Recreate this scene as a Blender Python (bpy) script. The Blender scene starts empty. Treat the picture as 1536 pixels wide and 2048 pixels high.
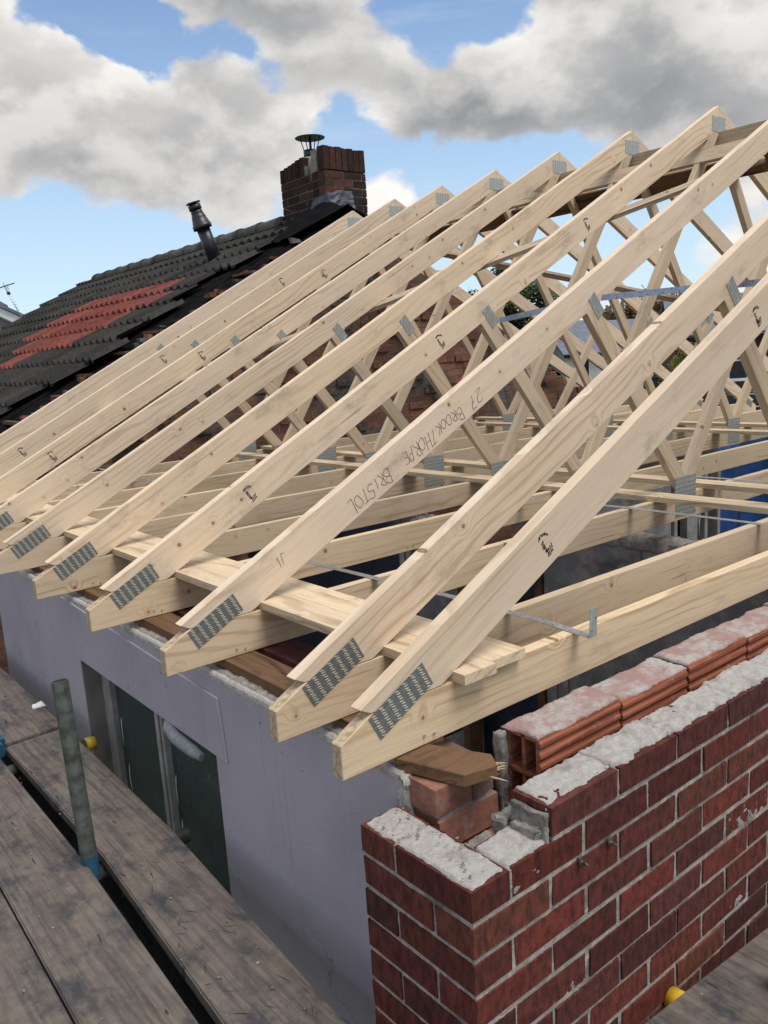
import bpy, bmesh, math, random
from mathutils import Vector, Matrix, noise
S = bpy.context.scene
COL = S.collection
rnd = random.Random(7)

# ------------------------------------------------------------------ helpers
def link(o): COL.objects.link(o); return o
def tag(o, label=None, cat=None, group=None, kind=None):
    if label: o['label'] = label
    if cat: o['category'] = cat
    if group: o['group'] = group
    if kind: o['kind'] = kind
    return o
def empty(name, loc=(0, 0, 0), label=None, cat=None, group=None):
    o = bpy.data.objects.new(name, None); o.location = loc; o.empty_display_size = .1
    link(o); return tag(o, label, cat, group)
def obj(name, bm, mats, parent=None, loc=(0, 0, 0), rot=(0, 0, 0), bevel=0, smooth=False):
    if bevel:
        es = [e for e in bm.edges if len(e.link_faces) == 2 and e.calc_face_angle(0) > .5]
        bmesh.ops.bevel(bm, geom=es, offset=bevel, segments=1, affect='EDGES', profile=.5)
    me = bpy.data.meshes.new(name); bm.normal_update(); bm.to_mesh(me); bm.free()
    if not isinstance(mats, (list, tuple)): mats = [mats]
    for m in mats: me.materials.append(m)
    if smooth:
        for p in me.polygons: p.use_smooth = True
    o = bpy.data.objects.new(name, me); o.location = loc; o.rotation_euler = rot
    link(o)
    if parent: o.parent = parent
    return o
def BM():
    bm = bmesh.new(); bm.loops.layers.float_color.new('tint'); return bm
def paint(bm, faces, c):
    L = bm.loops.layers.float_color.get('tint')
    if L:
        for f in faces:
            for l in f.loops: l[L] = (c[0], c[1], c[2], 1)
def box(bm, lo, hi, jit=0, c=None, mat=0, M=None):
    vs = []
    for z in (lo[2], hi[2]):
        for y in (lo[1], hi[1]):
            for x in (lo[0], hi[0]):
                p = Vector((x + rnd.uniform(-jit, jit), y + rnd.uniform(-jit, jit), z + rnd.uniform(-jit, jit)))
                vs.append(bm.verts.new(M @ p if M else p))
    fs = []
    for q in ((0, 2, 3, 1), (4, 5, 7, 6), (0, 1, 5, 4), (2, 6, 7, 3), (0, 4, 6, 2), (1, 3, 7, 5)):
        f = bm.faces.new([vs[i] for i in q]); f.material_index = mat; fs.append(f)
    if c: paint(bm, fs, c)
    return fs
def prism(bm, poly, t0, t1, axis='y', mat=0):
    """poly 2-D, extruded; axis y: poly=(x,z); axis z: poly=(x,y); axis x: poly=(y,z)"""
    def P(a, b, t): return {'y': (a, t, b), 'z': (a, b, t), 'x': (t, a, b)}[axis]
    A = [bm.verts.new(P(a, b, t0)) for a, b in poly]; B = [bm.verts.new(P(a, b, t1)) for a, b in poly]
    n = len(poly); fs = [bm.faces.new(A), bm.faces.new(B[::-1])]
    for i in range(n): fs.append(bm.faces.new((A[i], B[i], B[(i + 1) % n], A[(i + 1) % n])))
    for f in fs: f.material_index = mat
    bmesh.ops.recalc_face_normals(bm, faces=fs)
    return fs
def tube(bm, pts, radii, seg=16, cap=True, mat=0):
    rings = []
    for i, p in enumerate(pts):
        p = Vector(p); a = Vector(pts[max(i - 1, 0)]); b = Vector(pts[min(i + 1, len(pts) - 1)])
        d = (b - a)
        if d.length < 1e-9: d = Vector(pts[-1]) - Vector(pts[0])
        d.normalize(); u = d.orthogonal().normalized()
        if abs(d.z) > .5: u = (Vector((1, 0, 0)) - d * d.x).normalized()
        else: u = (Vector((0, 0, 1)) - d * d.z).normalized()
        v = d.cross(u); r = radii[i] if isinstance(radii, (list, tuple)) else radii
        rings.append([bm.verts.new(p + (u * math.cos(2 * math.pi * k / seg) + v * math.sin(2 * math.pi * k / seg)) * r) for k in range(seg)])
    fs = []
    for i in range(len(rings) - 1):
        for k in range(seg):
            f = bm.faces.new((rings[i][k], rings[i][(k + 1) % seg], rings[i + 1][(k + 1) % seg], rings[i + 1][k])); f.smooth = True; f.material_index = mat; fs.append(f)
    if cap: fs += [bm.faces.new(rings[0][::-1]), bm.faces.new(rings[-1])]
    for f in fs: f.material_index = mat
    return fs
def lumpy(bm, x0, x1, y0, y1, z0, z1, res=.008, amp=.004, edge=.006, seed=0, c=None, mat=0, fn=None):
    nx = max(3, int((x1 - x0) / res)); ny = max(3, int((y1 - y0) / res)); g = []
    for i in range(nx + 1):
        row = []
        for j in range(ny + 1):
            x = x0 + (x1 - x0) * i / nx; y = y0 + (y1 - y0) * j / ny
            n1 = noise.noise((x * 13, y * 13, seed)); n2 = noise.noise((x * 47, y * 47, seed + 5)); n3 = noise.noise((x * 150, y * 150, seed + 9))
            z = z1 + amp * (n1 * 1.1 + n2 * .55 + n3 * .35)
            ex = min(i, nx - i); ey = min(j, ny - j); e = min(ex, ey)
            if e == 0: z -= .5 * (z1 - z0)
            w = max(0, 1 - e / 2)
            x += w * edge * (noise.noise((y * 17 + 3, x * 17, seed + 2)) + .7 * noise.noise((y * 83 + 3, x * 83, seed + 4))) ; y += w * edge * (noise.noise((x * 17, y * 17 + 7, seed + 3)) + .7 * noise.noise((x * 83, y * 83 + 7, seed + 6)))
            if fn: z = fn(x, y, z)
            row.append(bm.verts.new((x, y, z)))
        g.append(row)
    fs = []
    for i in range(nx):
        for j in range(ny): fs.append(bm.faces.new((g[i][j], g[i + 1][j], g[i + 1][j + 1], g[i][j + 1])))
    per = [g[i][0] for i in range(nx + 1)] + [g[nx][j] for j in range(1, ny + 1)] + [g[i][ny] for i in range(nx - 1, -1, -1)] + [g[0][j] for j in range(ny - 1, 0, -1)]
    low = [bm.verts.new((v.co.x, v.co.y, z0)) for v in per]
    n = len(per)
    for i in range(n): fs.append(bm.faces.new((per[i], low[i], low[(i + 1) % n], per[(i + 1) % n])))
    for f in fs: f.material_index = mat; f.smooth = True
    if c: paint(bm, fs, c)
    return fs
def crag(bm, lo, hi, res=.008, amp=.006, seed=0, mat=0):
    lo, hi = Vector(lo), Vector(hi); n = [max(1, min(40, int((hi[i] - lo[i]) / res))) for i in range(3)]; idx = {}
    def V(i, j, k):
        if (i, j, k) not in idx:
            p = Vector((lo.x + (hi.x - lo.x) * i / n[0], lo.y + (hi.y - lo.y) * j / n[1], lo.z + (hi.z - lo.z) * k / n[2]))
            c = (lo + hi) / 2; e = sum(1 for a, m in ((i, n[0]), (j, n[1]), (k, n[2])) if a in (0, m))
            q = noise.noise_vector(p * 30 + Vector((seed, seed, 0))) * amp + noise.noise_vector(p * 95 + Vector((0, seed, 3))) * amp * .5
            if e >= 2: q += (c - p).normalized() * amp * .8
            idx[(i, j, k)] = bm.verts.new(p + q)
        return idx[(i, j, k)]
    fs = []
    for ax in range(3):
        b_, c_ = (ax + 1) % 3, (ax + 2) % 3
        for side in (0, n[ax]):
            for i in range(n[b_]):
                for j in range(n[c_]):
                    def P(di, dj):
                        t = [0, 0, 0]; t[ax] = side; t[b_] = i + di; t[c_] = j + dj; return V(*t)
                    q = [P(0, 0), P(1, 0), P(1, 1), P(0, 1)]
                    fs.append(bm.faces.new(q if side else q[::-1]))
    for f in fs: f.smooth = True; f.material_index = mat
    return fs
def clip(poly, a, b, c):
    """keep a*x+b*z<=c"""
    out = []
    for i in range(len(poly)):
        p, q = poly[i], poly[(i + 1) % len(poly)]
        dp, dq = a * p[0] + b * p[1] - c, a * q[0] + b * q[1] - c
        if dp <= 0: out.append(p)
        if dp * dq < 0:
            t = dp / (dp - dq); out.append((p[0] + t * (q[0] - p[0]), p[1] + t * (q[1] - p[1])))
    return out

# ------------------------------------------------------------------ materials
class NT:
    def __init__(s, nt): s.t = nt; s.x = 0
    def n(s, kind, **k):
        nd = s.t.nodes.new(kind); s.x += 160; nd.location = (s.x, 0)
        ins = k.pop('i', {})
        for a, b in k.items(): setattr(nd, a, b)
        for a, b in ins.items():
            sk = nd.inputs[a]
            if isinstance(b, bpy.types.NodeSocket): s.t.links.new(b, sk)
            else: sk.default_value = b
        return nd
    def math(s, op, a, b=0, c=0, clamp=False): return s.n('ShaderNodeMath', operation=op, use_clamp=clamp, i={0: a, 1: b, 2: c}).outputs[0]
    def vmath(s, op, a, b): return s.n('ShaderNodeVectorMath', operation=op, i={0: a, 1: b}).outputs[0]
    def mix(s, f, a, b, mode='MIX'):
        m = s.n('ShaderNodeMix', data_type='RGBA', blend_type=mode)
        for k, v in ((0, f), (6, a), (7, b)):
            if isinstance(v, bpy.types.NodeSocket): s.t.links.new(v, m.inputs[k])
            else: m.inputs[k].default_value = (*v, 1) if isinstance(v, tuple) and len(v) == 3 else v
        return m.outputs[2]
    def noise(s, v, sc, det=4, rough=.55, dist=0, out=0):
        return s.n('ShaderNodeTexNoise', i={'Vector': v, 'Scale': sc, 'Detail': det, 'Roughness': rough, 'Distortion': dist}).outputs[out]
    def ramp(s, f, a, b, lo=0, hi=1):
        return s.n('ShaderNodeMapRange', interpolation_type='SMOOTHSTEP', i={0: f, 1: a, 2: b, 3: lo, 4: hi}).outputs[0]
    def mapping(s, v, sc, loc=(0, 0, 0), rot=(0, 0, 0)):
        return s.n('ShaderNodeMapping', i={'Vector': v, 'Scale': sc, 'Location': loc, 'Rotation': rot}).outputs[0]
def mat(name, fn):
    m = bpy.data.materials.new(name); m.use_nodes = True; nt = m.node_tree; nt.nodes.clear(); N = NT(nt)
    out = N.n('ShaderNodeOutputMaterial'); b = N.n('ShaderNodeBsdfPrincipled'); nt.links.new(b.outputs[0], out.inputs[0])
    co = N.n('ShaderNodeTexCoord').outputs['Object']
    r = fn(N, co, b)
    for k, v in r.items():
        if k == 'bump':
            h, st, di = v
            bn = N.n('ShaderNodeBump', i={'Strength': st, 'Distance': di, 'Height': h}).outputs[0]; nt.links.new(bn, b.inputs['Normal'])
        elif isinstance(v, bpy.types.NodeSocket): nt.links.new(v, b.inputs[k])
        else: b.inputs[k].default_value = (*v, 1) if isinstance(v, tuple) and len(v) == 3 else v
    return m

def wood(light, dark, grainy=1.0, dirt=.15, knots=True, rough=.75, seed=0, dirtcol=(.20, .17, .14)):
    def fn(N, co, b):
        oi = N.n('ShaderNodeObjectInfo').outputs['Random']
        off = N.n('ShaderNodeCombineXYZ', i={0: N.math('MULTIPLY', oi, 37.3), 1: N.math('MULTIPLY', oi, 5.1), 2: N.math('MULTIPLY', oi, 11.7)}).outputs[0]
        v = N.vmath('ADD', co, off)
        sep = N.n('ShaderNodeSeparateXYZ', i={0: v}); X, Y, Z = sep.outputs
        kv = N.n('ShaderNodeCombineXYZ', i={0: X, 1: N.math('ADD', Z, N.math('MULTIPLY', Y, .35)), 2: 0.0}).outputs[0]
        vo = N.n('ShaderNodeTexVoronoi', voronoi_dimensions='2D', i={'Vector': kv, 'Scale': 6.5, 'Randomness': 1.0})
        d = N.math('DIVIDE', vo.outputs['Distance'], 6.5) if False else vo.outputs['Distance']
        cs = N.n('ShaderNodeSeparateColor', i={0: vo.outputs['Color']})
        on = N.math('GREATER_THAN', cs.outputs[0], .74)
        rad = N.math('MULTIPLY_ADD', N.math('POWER', cs.outputs[1], 2.0), .055, .022)
        kn = N.math('MULTIPLY', on, N.n('ShaderNodeMapRange', interpolation_type='SMOOTHSTEP', i={0: d, 1: rad, 2: N.math('MULTIPLY', rad, .6), 3: 0.0, 4: 1.0}).outputs[0])
        halo = N.math('MULTIPLY', on, N.ramp(d, .30, .03))
        warp = N.noise(N.mapping(v, (.55, 1.5, 3.0)), 1.6, 3, .5)
        ph = N.math('ADD', N.math('ADD', N.math('MULTIPLY', Z, 190.0), N.math('MULTIPLY', Y, 90.0)), N.math('ADD', N.math('MULTIPLY', warp, 46.0), N.math('MULTIPLY', halo, 9.0)))
        ring = N.math('SINE', ph)
        fib = N.noise(N.mapping(v, (2.5, 60, 60)), 3.0, 4, .6)
        fib2 = N.noise(N.mapping(v, (.8, 14, 14)), 2.2, 3, .6)
        amt = N.ramp(N.noise(N.mapping(v, (.6, 3, 3)), 1.9, 2, .5), .42, .66)
        g = N.math('ADD', N.math('MULTIPLY', N.math('MULTIPLY', N.ramp(ring, .2, 1.0), amt), .62 * grainy), N.math('MULTIPLY', N.ramp(fib, .45, .75), .34 * grainy))
        g = N.math('ADD', g, N.math('MULTIPLY', N.ramp(fib2, .45, .8), .38 * grainy), clamp=True)
        c = N.mix(g, light, dark)
        hue = N.mix(N.math('FRACT', N.math('MULTIPLY', oi, 7.77)), (.82, .80, .785), (1.08, 1.06, 1.04)); hue = N.mix(N.math('FRACT', N.math('MULTIPLY', oi, 31.3)), hue, (1.02, .97, .88))
        c = N.mix(1.0, c, hue, 'MULTIPLY')
        c = N.mix(N.math('MULTIPLY', N.ramp(d, .13, .03), N.math('MULTIPLY', on, .32 if knots else 0.0)), c, (.42, .26, .14))
        kc = N.mix(N.ramp(N.math('DIVIDE', d, rad), .15, .55), (.30, .17, .09), (.11, .055, .03))
        c = N.mix(N.math('MULTIPLY', kn, .8 if knots else 0.0), c, kc)
        dn = N.ramp(N.noise(N.mapping(v, (1.0, 2, 2)), 4.1, 6, .7), .54, .72)
        c = N.mix(N.math('MULTIPLY', dn, dirt), c, dirtcol)
        chk = N.noise(N.mapping(v, (.55, 34, 34)), 2.4, 3, .45); c = N.mix(N.math('MULTIPLY', N.ramp(chk, .70, .75), .6), c, (.16, .10, .06))
        h = N.math('ADD', N.math('MULTIPLY', fib, .6), N.math('MULTIPLY', g, .4))
        return {'Base Color': c, 'Roughness': rough, 'Specular IOR Level': .25, 'bump': (h, .35, .0012)}
    return fn
M = {}
M['truss'] = mat('truss_timber', wood((.73, .61, .480), (.51, .385, .265), dirt=.42))
M['tie'] = mat('tie_timber', wood((.67, .55, .405), (.46, .34, .215), grainy=1.15, dirt=.28))
M['web'] = mat('web_timber', wood((.60, .505, .39), (.43, .33, .235), dirt=.4))
M['brace'] = mat('weathered_brace_timber', wood((.56, .47, .37), (.33, .26, .20), grainy=1.5, dirt=.75, dirtcol=(.16, .15, .15)))
M['binder'] = mat('binder_board_timber', wood((.68, .57, .42), (.42, .32, .22), grainy=1.3, dirt=.35))
M['old_and_shaded_wood'] = mat('stained_and_shaded_timber', wood((.17, .10, .058), (.055, .034, .022), grainy=1.4, dirt=.85, dirtcol=(.032, .027, .023)))  # old stained timber; on the far ridge board its dark tone paints shade
def endgrain(N, co, b):
    n = N.noise(co, 90, 3, .7); c = N.mix(N.ramp(n, .35, .7), (.56, .44, .30), (.30, .22, .14))
    return {'Base Color': c, 'Roughness': .9, 'bump': (n, .5, .002)}
M['endgrain'] = mat('sawn_end_grain', endgrain)
def tintmat(name, base, var, rough=.85, sc=60, bs=.5, bd=.003, streak=None, stain=None):
    def fn(N, co, b):
        a = N.n('ShaderNodeVertexColor', layer_name='tint').outputs[0]
        n = N.noise(co if not streak else N.mapping(co, streak), sc, 6, .65)
        c = N.mix(N.ramp(n, .3, .75), base, var)
        c = N.mix(1.0, c, a, 'MULTIPLY')
        if stain:
            s = N.ramp(N.noise(co, stain[0], 5, .6), stain[1], stain[2]); c = N.mix(s, c, stain[3])
        return {'Base Color': c, 'Roughness': rough, 'Specular IOR Level': .3, 'bump': (n, bs, bd)}
    return mat(name, fn)
M['redbrick'] = tintmat('dark_red_rustic_brick', (.140, .034, .025), (.040, .011, .010), sc=60, streak=(1, 1, .45), bs=.8, bd=.005, stain=(26, .72, .82, (.13, .09, .08)))
M['commonbrick'] = tintmat('common_brick', (.30, .12, .07), (.13, .05, .032), sc=45, bs=.7, stain=(3.0, .58, .75, (.055, .045, .04)))
M['sootbrick'] = tintmat('sooty_chimney_brick', (.17, .06, .04), (.05, .025, .02), sc=30, bs=.7, stain=(2.2, .55, .8, (.03, .026, .026)))
M['pinkbrick'] = tintmat('pink_inner_brick', (.31, .155, .11), (.17, .09, .07), sc=40, stain=(14, .55, .8, (.30, .25, .22)))
def mortarf(c1, c2, bd=.006, sc=45):
    def fn(N, co, b):
        n = N.noise(co, sc, 7, .7); m = N.noise(co, 9, 4, .6)
        c = N.mix(N.ramp(n, .3, .7), c2, c1); c = N.mix(N.ramp(m, .5, .75), c, tuple(x * .6 for x in c2))
        return {'Base Color': c, 'Roughness': .95, 'Specular IOR Level': .15, 'bump': (n, 1.0, bd)}
    return fn
M['mortar'] = mat('pointing_mortar', mortarf((.43, .40, .36), (.24, .22, .195), .004))
M['mortar_dark'] = mat('sooty_mortar', mortarf((.21, .19, .17), (.08, .075, .07), .003))
def bedf(N, co, b):
    n = N.noise(co, 55, 8, .75); m = N.noise(co, 14, 6, .65); k = N.noise(co, 30, 5, .7)
    c = N.mix(N.ramp(n, .25, .75), (.37, .35, .33), (.56, .545, .52)); c = N.mix(N.math('MULTIPLY', N.ramp(m, .52, .7), .8), c, (.30, .275, .25)); c = N.mix(N.math('MULTIPLY', N.ramp(k, .62, .72), .7), c, (.40, .25, .21))
    return {'Base Color': c, 'Roughness': .95, 'Specular IOR Level': .1, 'bump': (n, 1.0, .010)}
M['bed'] = mat('pale_mortar_bed', bedf)
M['rubble'] = mat('grey_rubble_mortar', mortarf((.34, .32, .30), (.17, .16, .15), .008, 30))
def clayf(N, co, b):
    n = N.noise(co, 40, 6, .65); s = N.noise(N.mapping(co, (.4, 1, 9)), 14, 3, .5)
    c = N.mix(N.ramp(s, .4, .65), (.31, .108, .060), (.175, .058, .036)); c = N.mix(N.ramp(n, .55, .8), c, (.36, .24, .19))
    return {'Base Color': c, 'Roughness': .9, 'Specular IOR Level': .15, 'bump': (n, .4, .002)}
M['clay'] = mat('hollow_clay', clayf)
def claytop(N, co, b):
    n = N.noise(co, 80, 7, .7); m = N.ramp(N.noise(co, 9, 7, .75), .42, .60)
    c = N.mix(m, (.33, .215, .195), (.42, .39, .37)); c = N.mix(N.ramp(n, .5, .75), c, (.27, .19, .175))
    return {'Base Color': c, 'Roughness': .95, 'bump': (n, 1.0, .006)}
M['claytop'] = mat('mortar_smeared_clay', claytop)
def renderf(N, co, b):
    n = N.noise(co, 220, 4, .6); m = N.noise(co, 2.3, 5, .6); v = N.noise(N.mapping(co, (6, 6, .8)), 3, 4, .6)
    c = N.mix(N.ramp(m, .35, .75), (.395, .370, .430), (.325, .305, .36)); c = N.mix(N.ramp(v, .6, .85), c, (.25, .24, .28))
    dots = N.n('ShaderNodeTexVoronoi', i={'Vector': co, 'Scale': 9.0}); c = N.mix(N.ramp(dots.outputs[0], .045, .02), c, (.13, .12, .14))
    ck = N.n('ShaderNodeTexVoronoi', feature='DISTANCE_TO_EDGE', i={'Vector': N.vmath('ADD', co, N.n('ShaderNodeVectorMath', operation='SCALE', i={0: N.noise(co, 5, 4, .6, out=1), 'Scale': .25}).outputs[0]), 'Scale': 1.3}).outputs[0]
    c = N.mix(N.math('MULTIPLY', N.math('MULTIPLY', N.ramp(ck, .004, .001), .6), N.ramp(N.noise(co, 1.4, 2, .5), .52, .6)), c, (.17, .16, .18))
    dr = N.noise(N.mapping(co, (1, 26, .9)), 1.6, 4, .6); c = N.mix(N.math('MULTIPLY', N.ramp(dr, .56, .72), .2), c, (.20, .19, .21))
    sc = N.noise(N.mapping(co, (14, 14, 3)), 5, 4, .7); c = N.mix(N.math('MULTIPLY', N.ramp(sc, .66, .72), .5), c, (.46, .44, .47))
    return {'Base Color': c, 'Roughness': .85, 'Specular IOR Level': .2, 'bump': (N.math('ADD', N.math('ADD', n, N.math('MULTIPLY', m, 2)), N.math('MULTIPLY', N.noise(N.mapping(co, (2, 2, 3)), 3, 4, .5), 2)), .28, .005)}
M['lilac'] = mat('lilac_painted_render', renderf)
def plasterf(N, co, b):
    n = N.noise(co, 6, 7, .65); m = N.noise(co, 2.0, 5, .6)
    c = N.mix(N.ramp(n, .4, .62), (.20, .20, .215), (.32, .315, .31)); c = N.mix(N.ramp(m, .58, .66), c, (.12, .115, .12))
    c = N.mix(N.ramp(N.noise(N.mapping(co, (3, 3, .7)), 2.5, 3, .5), .68, .72), c, (.16, .085, .05))
    return {'Base Color': c, 'Roughness': .95, 'bump': (n, .7, .01)}
M['plaster'] = mat('bare_grey_plaster', plasterf)
def boardf(N, co, b):
    oi = N.n('ShaderNodeObjectInfo').outputs['Random']
    off = N.n('ShaderNodeCombineXYZ', i={0: N.math('MULTIPLY', oi, 13.0), 1: N.math('MULTIPLY', oi, 31.0), 2: 0.0}).outputs[0]
    v = N.vmath('ADD', co, off)
    g = N.noise(N.mapping(v, (38, 1.6, 38)), 1.6, 7, .72); big = N.noise(N.mapping(v, (1.6, 1, 1)), 5.0, 7, .7); mot = N.noise(v, 22, 6, .7)
    c = N.mix(N.ramp(g, .38, .72), (.172, .144, .122), (.065, .055, .049)); c = N.mix(N.math('MULTIPLY', N.ramp(mot, .42, .75), .7), c, (.078, .070, .067))
    c = N.mix(N.ramp(big, .46, .68), c, (.042, .042, .050)); c = N.mix(N.ramp(N.noise(v, 2.1, 4, .6), .55, .78), c, (.17, .15, .135))
    sp = N.n('ShaderNodeTexVoronoi', i={'Vector': v, 'Scale': 14.0}); c = N.mix(N.math('MULTIPLY', N.ramp(sp.outputs[0], .07, .03), N.ramp(N.noise(v, 3, 2, .5), .52, .6)), c, (.5, .5, .5))
    cut = N.noise(N.mapping(v, (34, 7, 1), rot=(0, 0, .5)), 1.5, 2, .4); c = N.mix(N.math('MULTIPLY', N.ramp(cut, .70, .74), .8), c, (.018, .018, .022))
    return {'Base Color': c, 'Roughness': .8, 'Specular IOR Level': .3, 'bump': (N.math('ADD', N.math('MULTIPLY', g, 1.5), big), .8, .004)}
M['board'] = mat('weathered_scaffold_board', boardf)
def simple(name, c, rough=.6, metal=0, var=.25, sc=20, bump=.2, bd=.002, spec=.5):
    def fn(N, co, b):
        n = N.noise(co, sc, 5, .6)
        cc = N.mix(N.ramp(n, .3, .75), tuple(x * (1 + var * .4) for x in c), tuple(x * (1 - var) for x in c))
        return {'Base Color': cc, 'Roughness': rough, 'Metallic': metal, 'Specular IOR Level': spec, 'bump': (n, bump, bd)}
    return mat(name, fn)
M['galv'] = simple('galvanised_steel', (.52, .54, .55), .42, .85, .25, 60, .1)
M['plate'] = simple('dull_nail_plate', (.175, .195, .195), .5, .3, .25, 90, .1)
M['plateg'] = simple('pale_galvanised_plate', (.36, .385, .36), .6, .15, .25, 60, .1)
M['slot'] = simple('punched_slot_showing_wood', (.62, .56, .40), .7, 0, .3, 200, .1)
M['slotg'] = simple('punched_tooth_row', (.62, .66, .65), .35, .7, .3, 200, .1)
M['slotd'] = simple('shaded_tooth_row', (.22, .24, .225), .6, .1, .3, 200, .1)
M['strapblue'] = simple('strap_with_blue_film', (.30, .36, .50), .35, .4, .15, 40, .1)
M['tube'] = simple('dirty_scaffold_tube', (.12, .135, .12), .5, .5, .6, 25, .4)
M['bluepaint'] = simple('blue_paint', (.015, .075, .125), .5, 0, .4, 30)
M['yellow'] = simple('yellow_plastic_cap', (.62, .42, .03), .45, 0, .25, 20)
M['ink'] = simple('black_marker_ink', (.06, .048, .042), .7, 0, .1)
M['stampink'] = simple('grey_stamp_ink', (.10, .085, .08), .8, 0, .5, 300)
M['felt'] = simple('black_roofing_felt', (.009, .009, .010), .95, 0, .5, 12, .8, .02, .03)
M['plastic'] = simple('black_flue_plastic', (.016, .018, .024), .38, 0, .2, 10)
M['lead'] = simple('lead_flashing', (.06, .072, .095), .6, .3, .6, 7, .6, .01)
M['upvc'] = simple('grubby_white_frame', (.36, .35, .335), .5, 0, .35, 9)
M['cream'] = simple('cream_house_render', (.68, .66, .60), .8, 0, .12, 3)
M['white'] = simple('white_fascia_paint', (.75, .76, .78), .5, 0, .1, 3)
M['slate'] = simple('blue_grey_slate', (.13, .155, .20), .55, 0, .3, 3)
M['glassdark'] = simple('dark_window_glass', (.03, .04, .05), .1, 0, .2, 3)
M['navy'] = simple('navy_sheet_surface', (.020, .032, .060), .45, 0, .5, 4, .6, .02)
M['tarp'] = simple('blue_tarpaulin', (.025, .09, .30), .5, 0, .35, 5, .6, .02)
M['greywall'] = simple('grey_painted_reveal', (.21, .195, .185), .85, 0, .25, 12)
M['dark'] = simple('dark_floor_and_opening_shade', (.025, .024, .024), .95, 0, .5, 3)
M['foam'] = simple('grey_foam_lagging', (.22, .24, .26), .85, 0, .25, 60, .4)
M['maroon'] = simple('maroon_brick_wall', (.10, .04, .035), .9, 0, .4, 6)
M['bark'] = simple('tree_bark', (.07, .055, .04), .95, 0, .4, 20)
M['greyrender'] = simple('grey_pebbledash', (.22, .22, .22), .9, 0, .25, 30)
M['beam'] = simple('dark_red_painted_timber', (.085, .018, .022), .75, 0, .5, 16, .5)
M['shade_and_cut'] = simple('gap_shade_and_cut_black', (.018, .016, .015), .6, 0, .8, 40, .9, .01)  # near-black for the added board under the gap and for the knife cuts
M['rustmetal'] = simple('rusty_metal', (.13, .10, .08), .6, .5, .7, 150, .5)
M['carpaint'] = simple('dark_car_paint', (.02, .025, .035), .25, .3, .1, 3)
def windowglass(N, co, b):
    n = N.noise(co, 60, 5, .6); m = N.noise(co, 4, 5, .6)
    c = N.mix(N.ramp(m, .4, .7), (.024, .043, .046), (.048, .068, .068))
    s = N.noise(N.mapping(co, (1, 6, 1.6), rot=(.3, 0, 0)), 7, 5, .7); c = N.mix(N.ramp(s, .66, .76), c, (.32, .38, .38)); c = N.mix(N.math('MULTIPLY', N.ramp(n, .55, .75), .35), c, (.16, .19, .19))
    return {'Base Color': c, 'Roughness': .3, 'bump': (N.math('ADD', n, N.math('MULTIPLY', s, 2)), .5, .004)}
M['patternglass'] = mat('dark_obscured_glass', windowglass)
def tilef(N, co, b):
    a = N.n('ShaderNodeVertexColor', layer_name='tint').outputs[0]
    n = N.noise(co, 25, 6, .7); m = N.noise(co, 1.7, 4, .6)
    c = N.mix(1.0, N.mix(N.ramp(n, .3, .75), (1.15, 1.15, 1.1), (.6, .6, .62)), a, 'MULTIPLY')
    c = N.mix(N.math('MULTIPLY', N.ramp(m, .5, .8), .35), c, (.05, .052, .045))
    return {'Base Color': c, 'Roughness': .9, 'Specular IOR Level': .2, 'bump': (n, .5, .004)}
M['tile'] = mat('concrete_roof_tile', tilef)
def partyf(N, co, b):
    v = N.n('ShaderNodeCombineXYZ', i={0: N.n('ShaderNodeSeparateXYZ', i={0: co}).outputs[0], 1: N.n('ShaderNodeSeparateXYZ', i={0: co}).outputs[2], 2: 0.0}).outputs[0]
    w = N.noise(v, 6, 2, .5, out=1); w = N.vmath('SUBTRACT', w, (.5, .5, .5)); w = N.n('ShaderNodeVectorMath', operation='SCALE', i={0: w, 'Scale': .022}).outputs[0]
    vv = N.vmath('ADD', v, w)
    br = N.n('ShaderNodeTexBrick', i={'Vector': vv, 'Color1': (.31, .145, .095, 1), 'Color2': (.13, .065, .05, 1), 'Mortar': (.17, .15, .135, 1), 'Scale': 1.0, 'Mortar Size': .007, 'Mortar Smooth': .2, 'Bias': -.1, 'Brick Width': .225, 'Row Height': .075})
    n = N.noise(co, 30, 6, .7)
    c = N.mix(N.math('MULTIPLY', N.ramp(n, .35, .75), .6), br.outputs[0], (.10, .06, .05))
    g = N.ramp(N.noise(v, 1.35, 6, .62), .50, .58); gc = N.mix(N.ramp(N.noise(v, 12, 5, .7), .35, .65), (.16, .15, .135), (.08, .073, .068))
    c = N.mix(g, c, gc)
    s = N.ramp(N.noise(N.vmath('ADD', v, (7, 3, 0)), 1.9, 5, .65), .55, .66); c = N.mix(N.math('MULTIPLY', s, .85), c, (.018, .016, .016))
    h = N.math('ADD', N.math('MULTIPLY', N.math('SUBTRACT', 1.0, br.outputs[1]), .6), n)
    return {'Base Color': c, 'Roughness': .95, 'Specular IOR Level': .15, 'bump': (h, 1.0, .012)}
M['party'] = mat('rough_party_wall_brick', partyf)
def leaff(c1, c2):
    def fn(N, co, b):
        n = N.noise(co, 1.1, 3, .6); c = N.mix(N.ramp(n, .35, .65), c1, c2)
        return {'Base Color': c, 'Roughness': .7, 'Specular IOR Level': .2}
    return fn
M['leaf_dark'] = mat('dark_foliage', leaff((.028, .05, .022), (.06, .085, .035)))
M['leaf_autumn'] = mat('autumn_foliage', leaff((.045, .055, .02), (.16, .08, .03)))
M['leaf_yellow'] = mat('yellow_green_foliage', leaff((.20, .22, .03), (.10, .15, .03)))
def grassf(N, co, b):
    n = N.noise(co, .12, 6, .6); return {'Base Color': N.mix(N.ramp(n, .4, .6), (.05, .07, .03), (.10, .10, .09)), 'Roughness': .95}
M['ground'] = mat('garden_ground', grassf)

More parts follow.
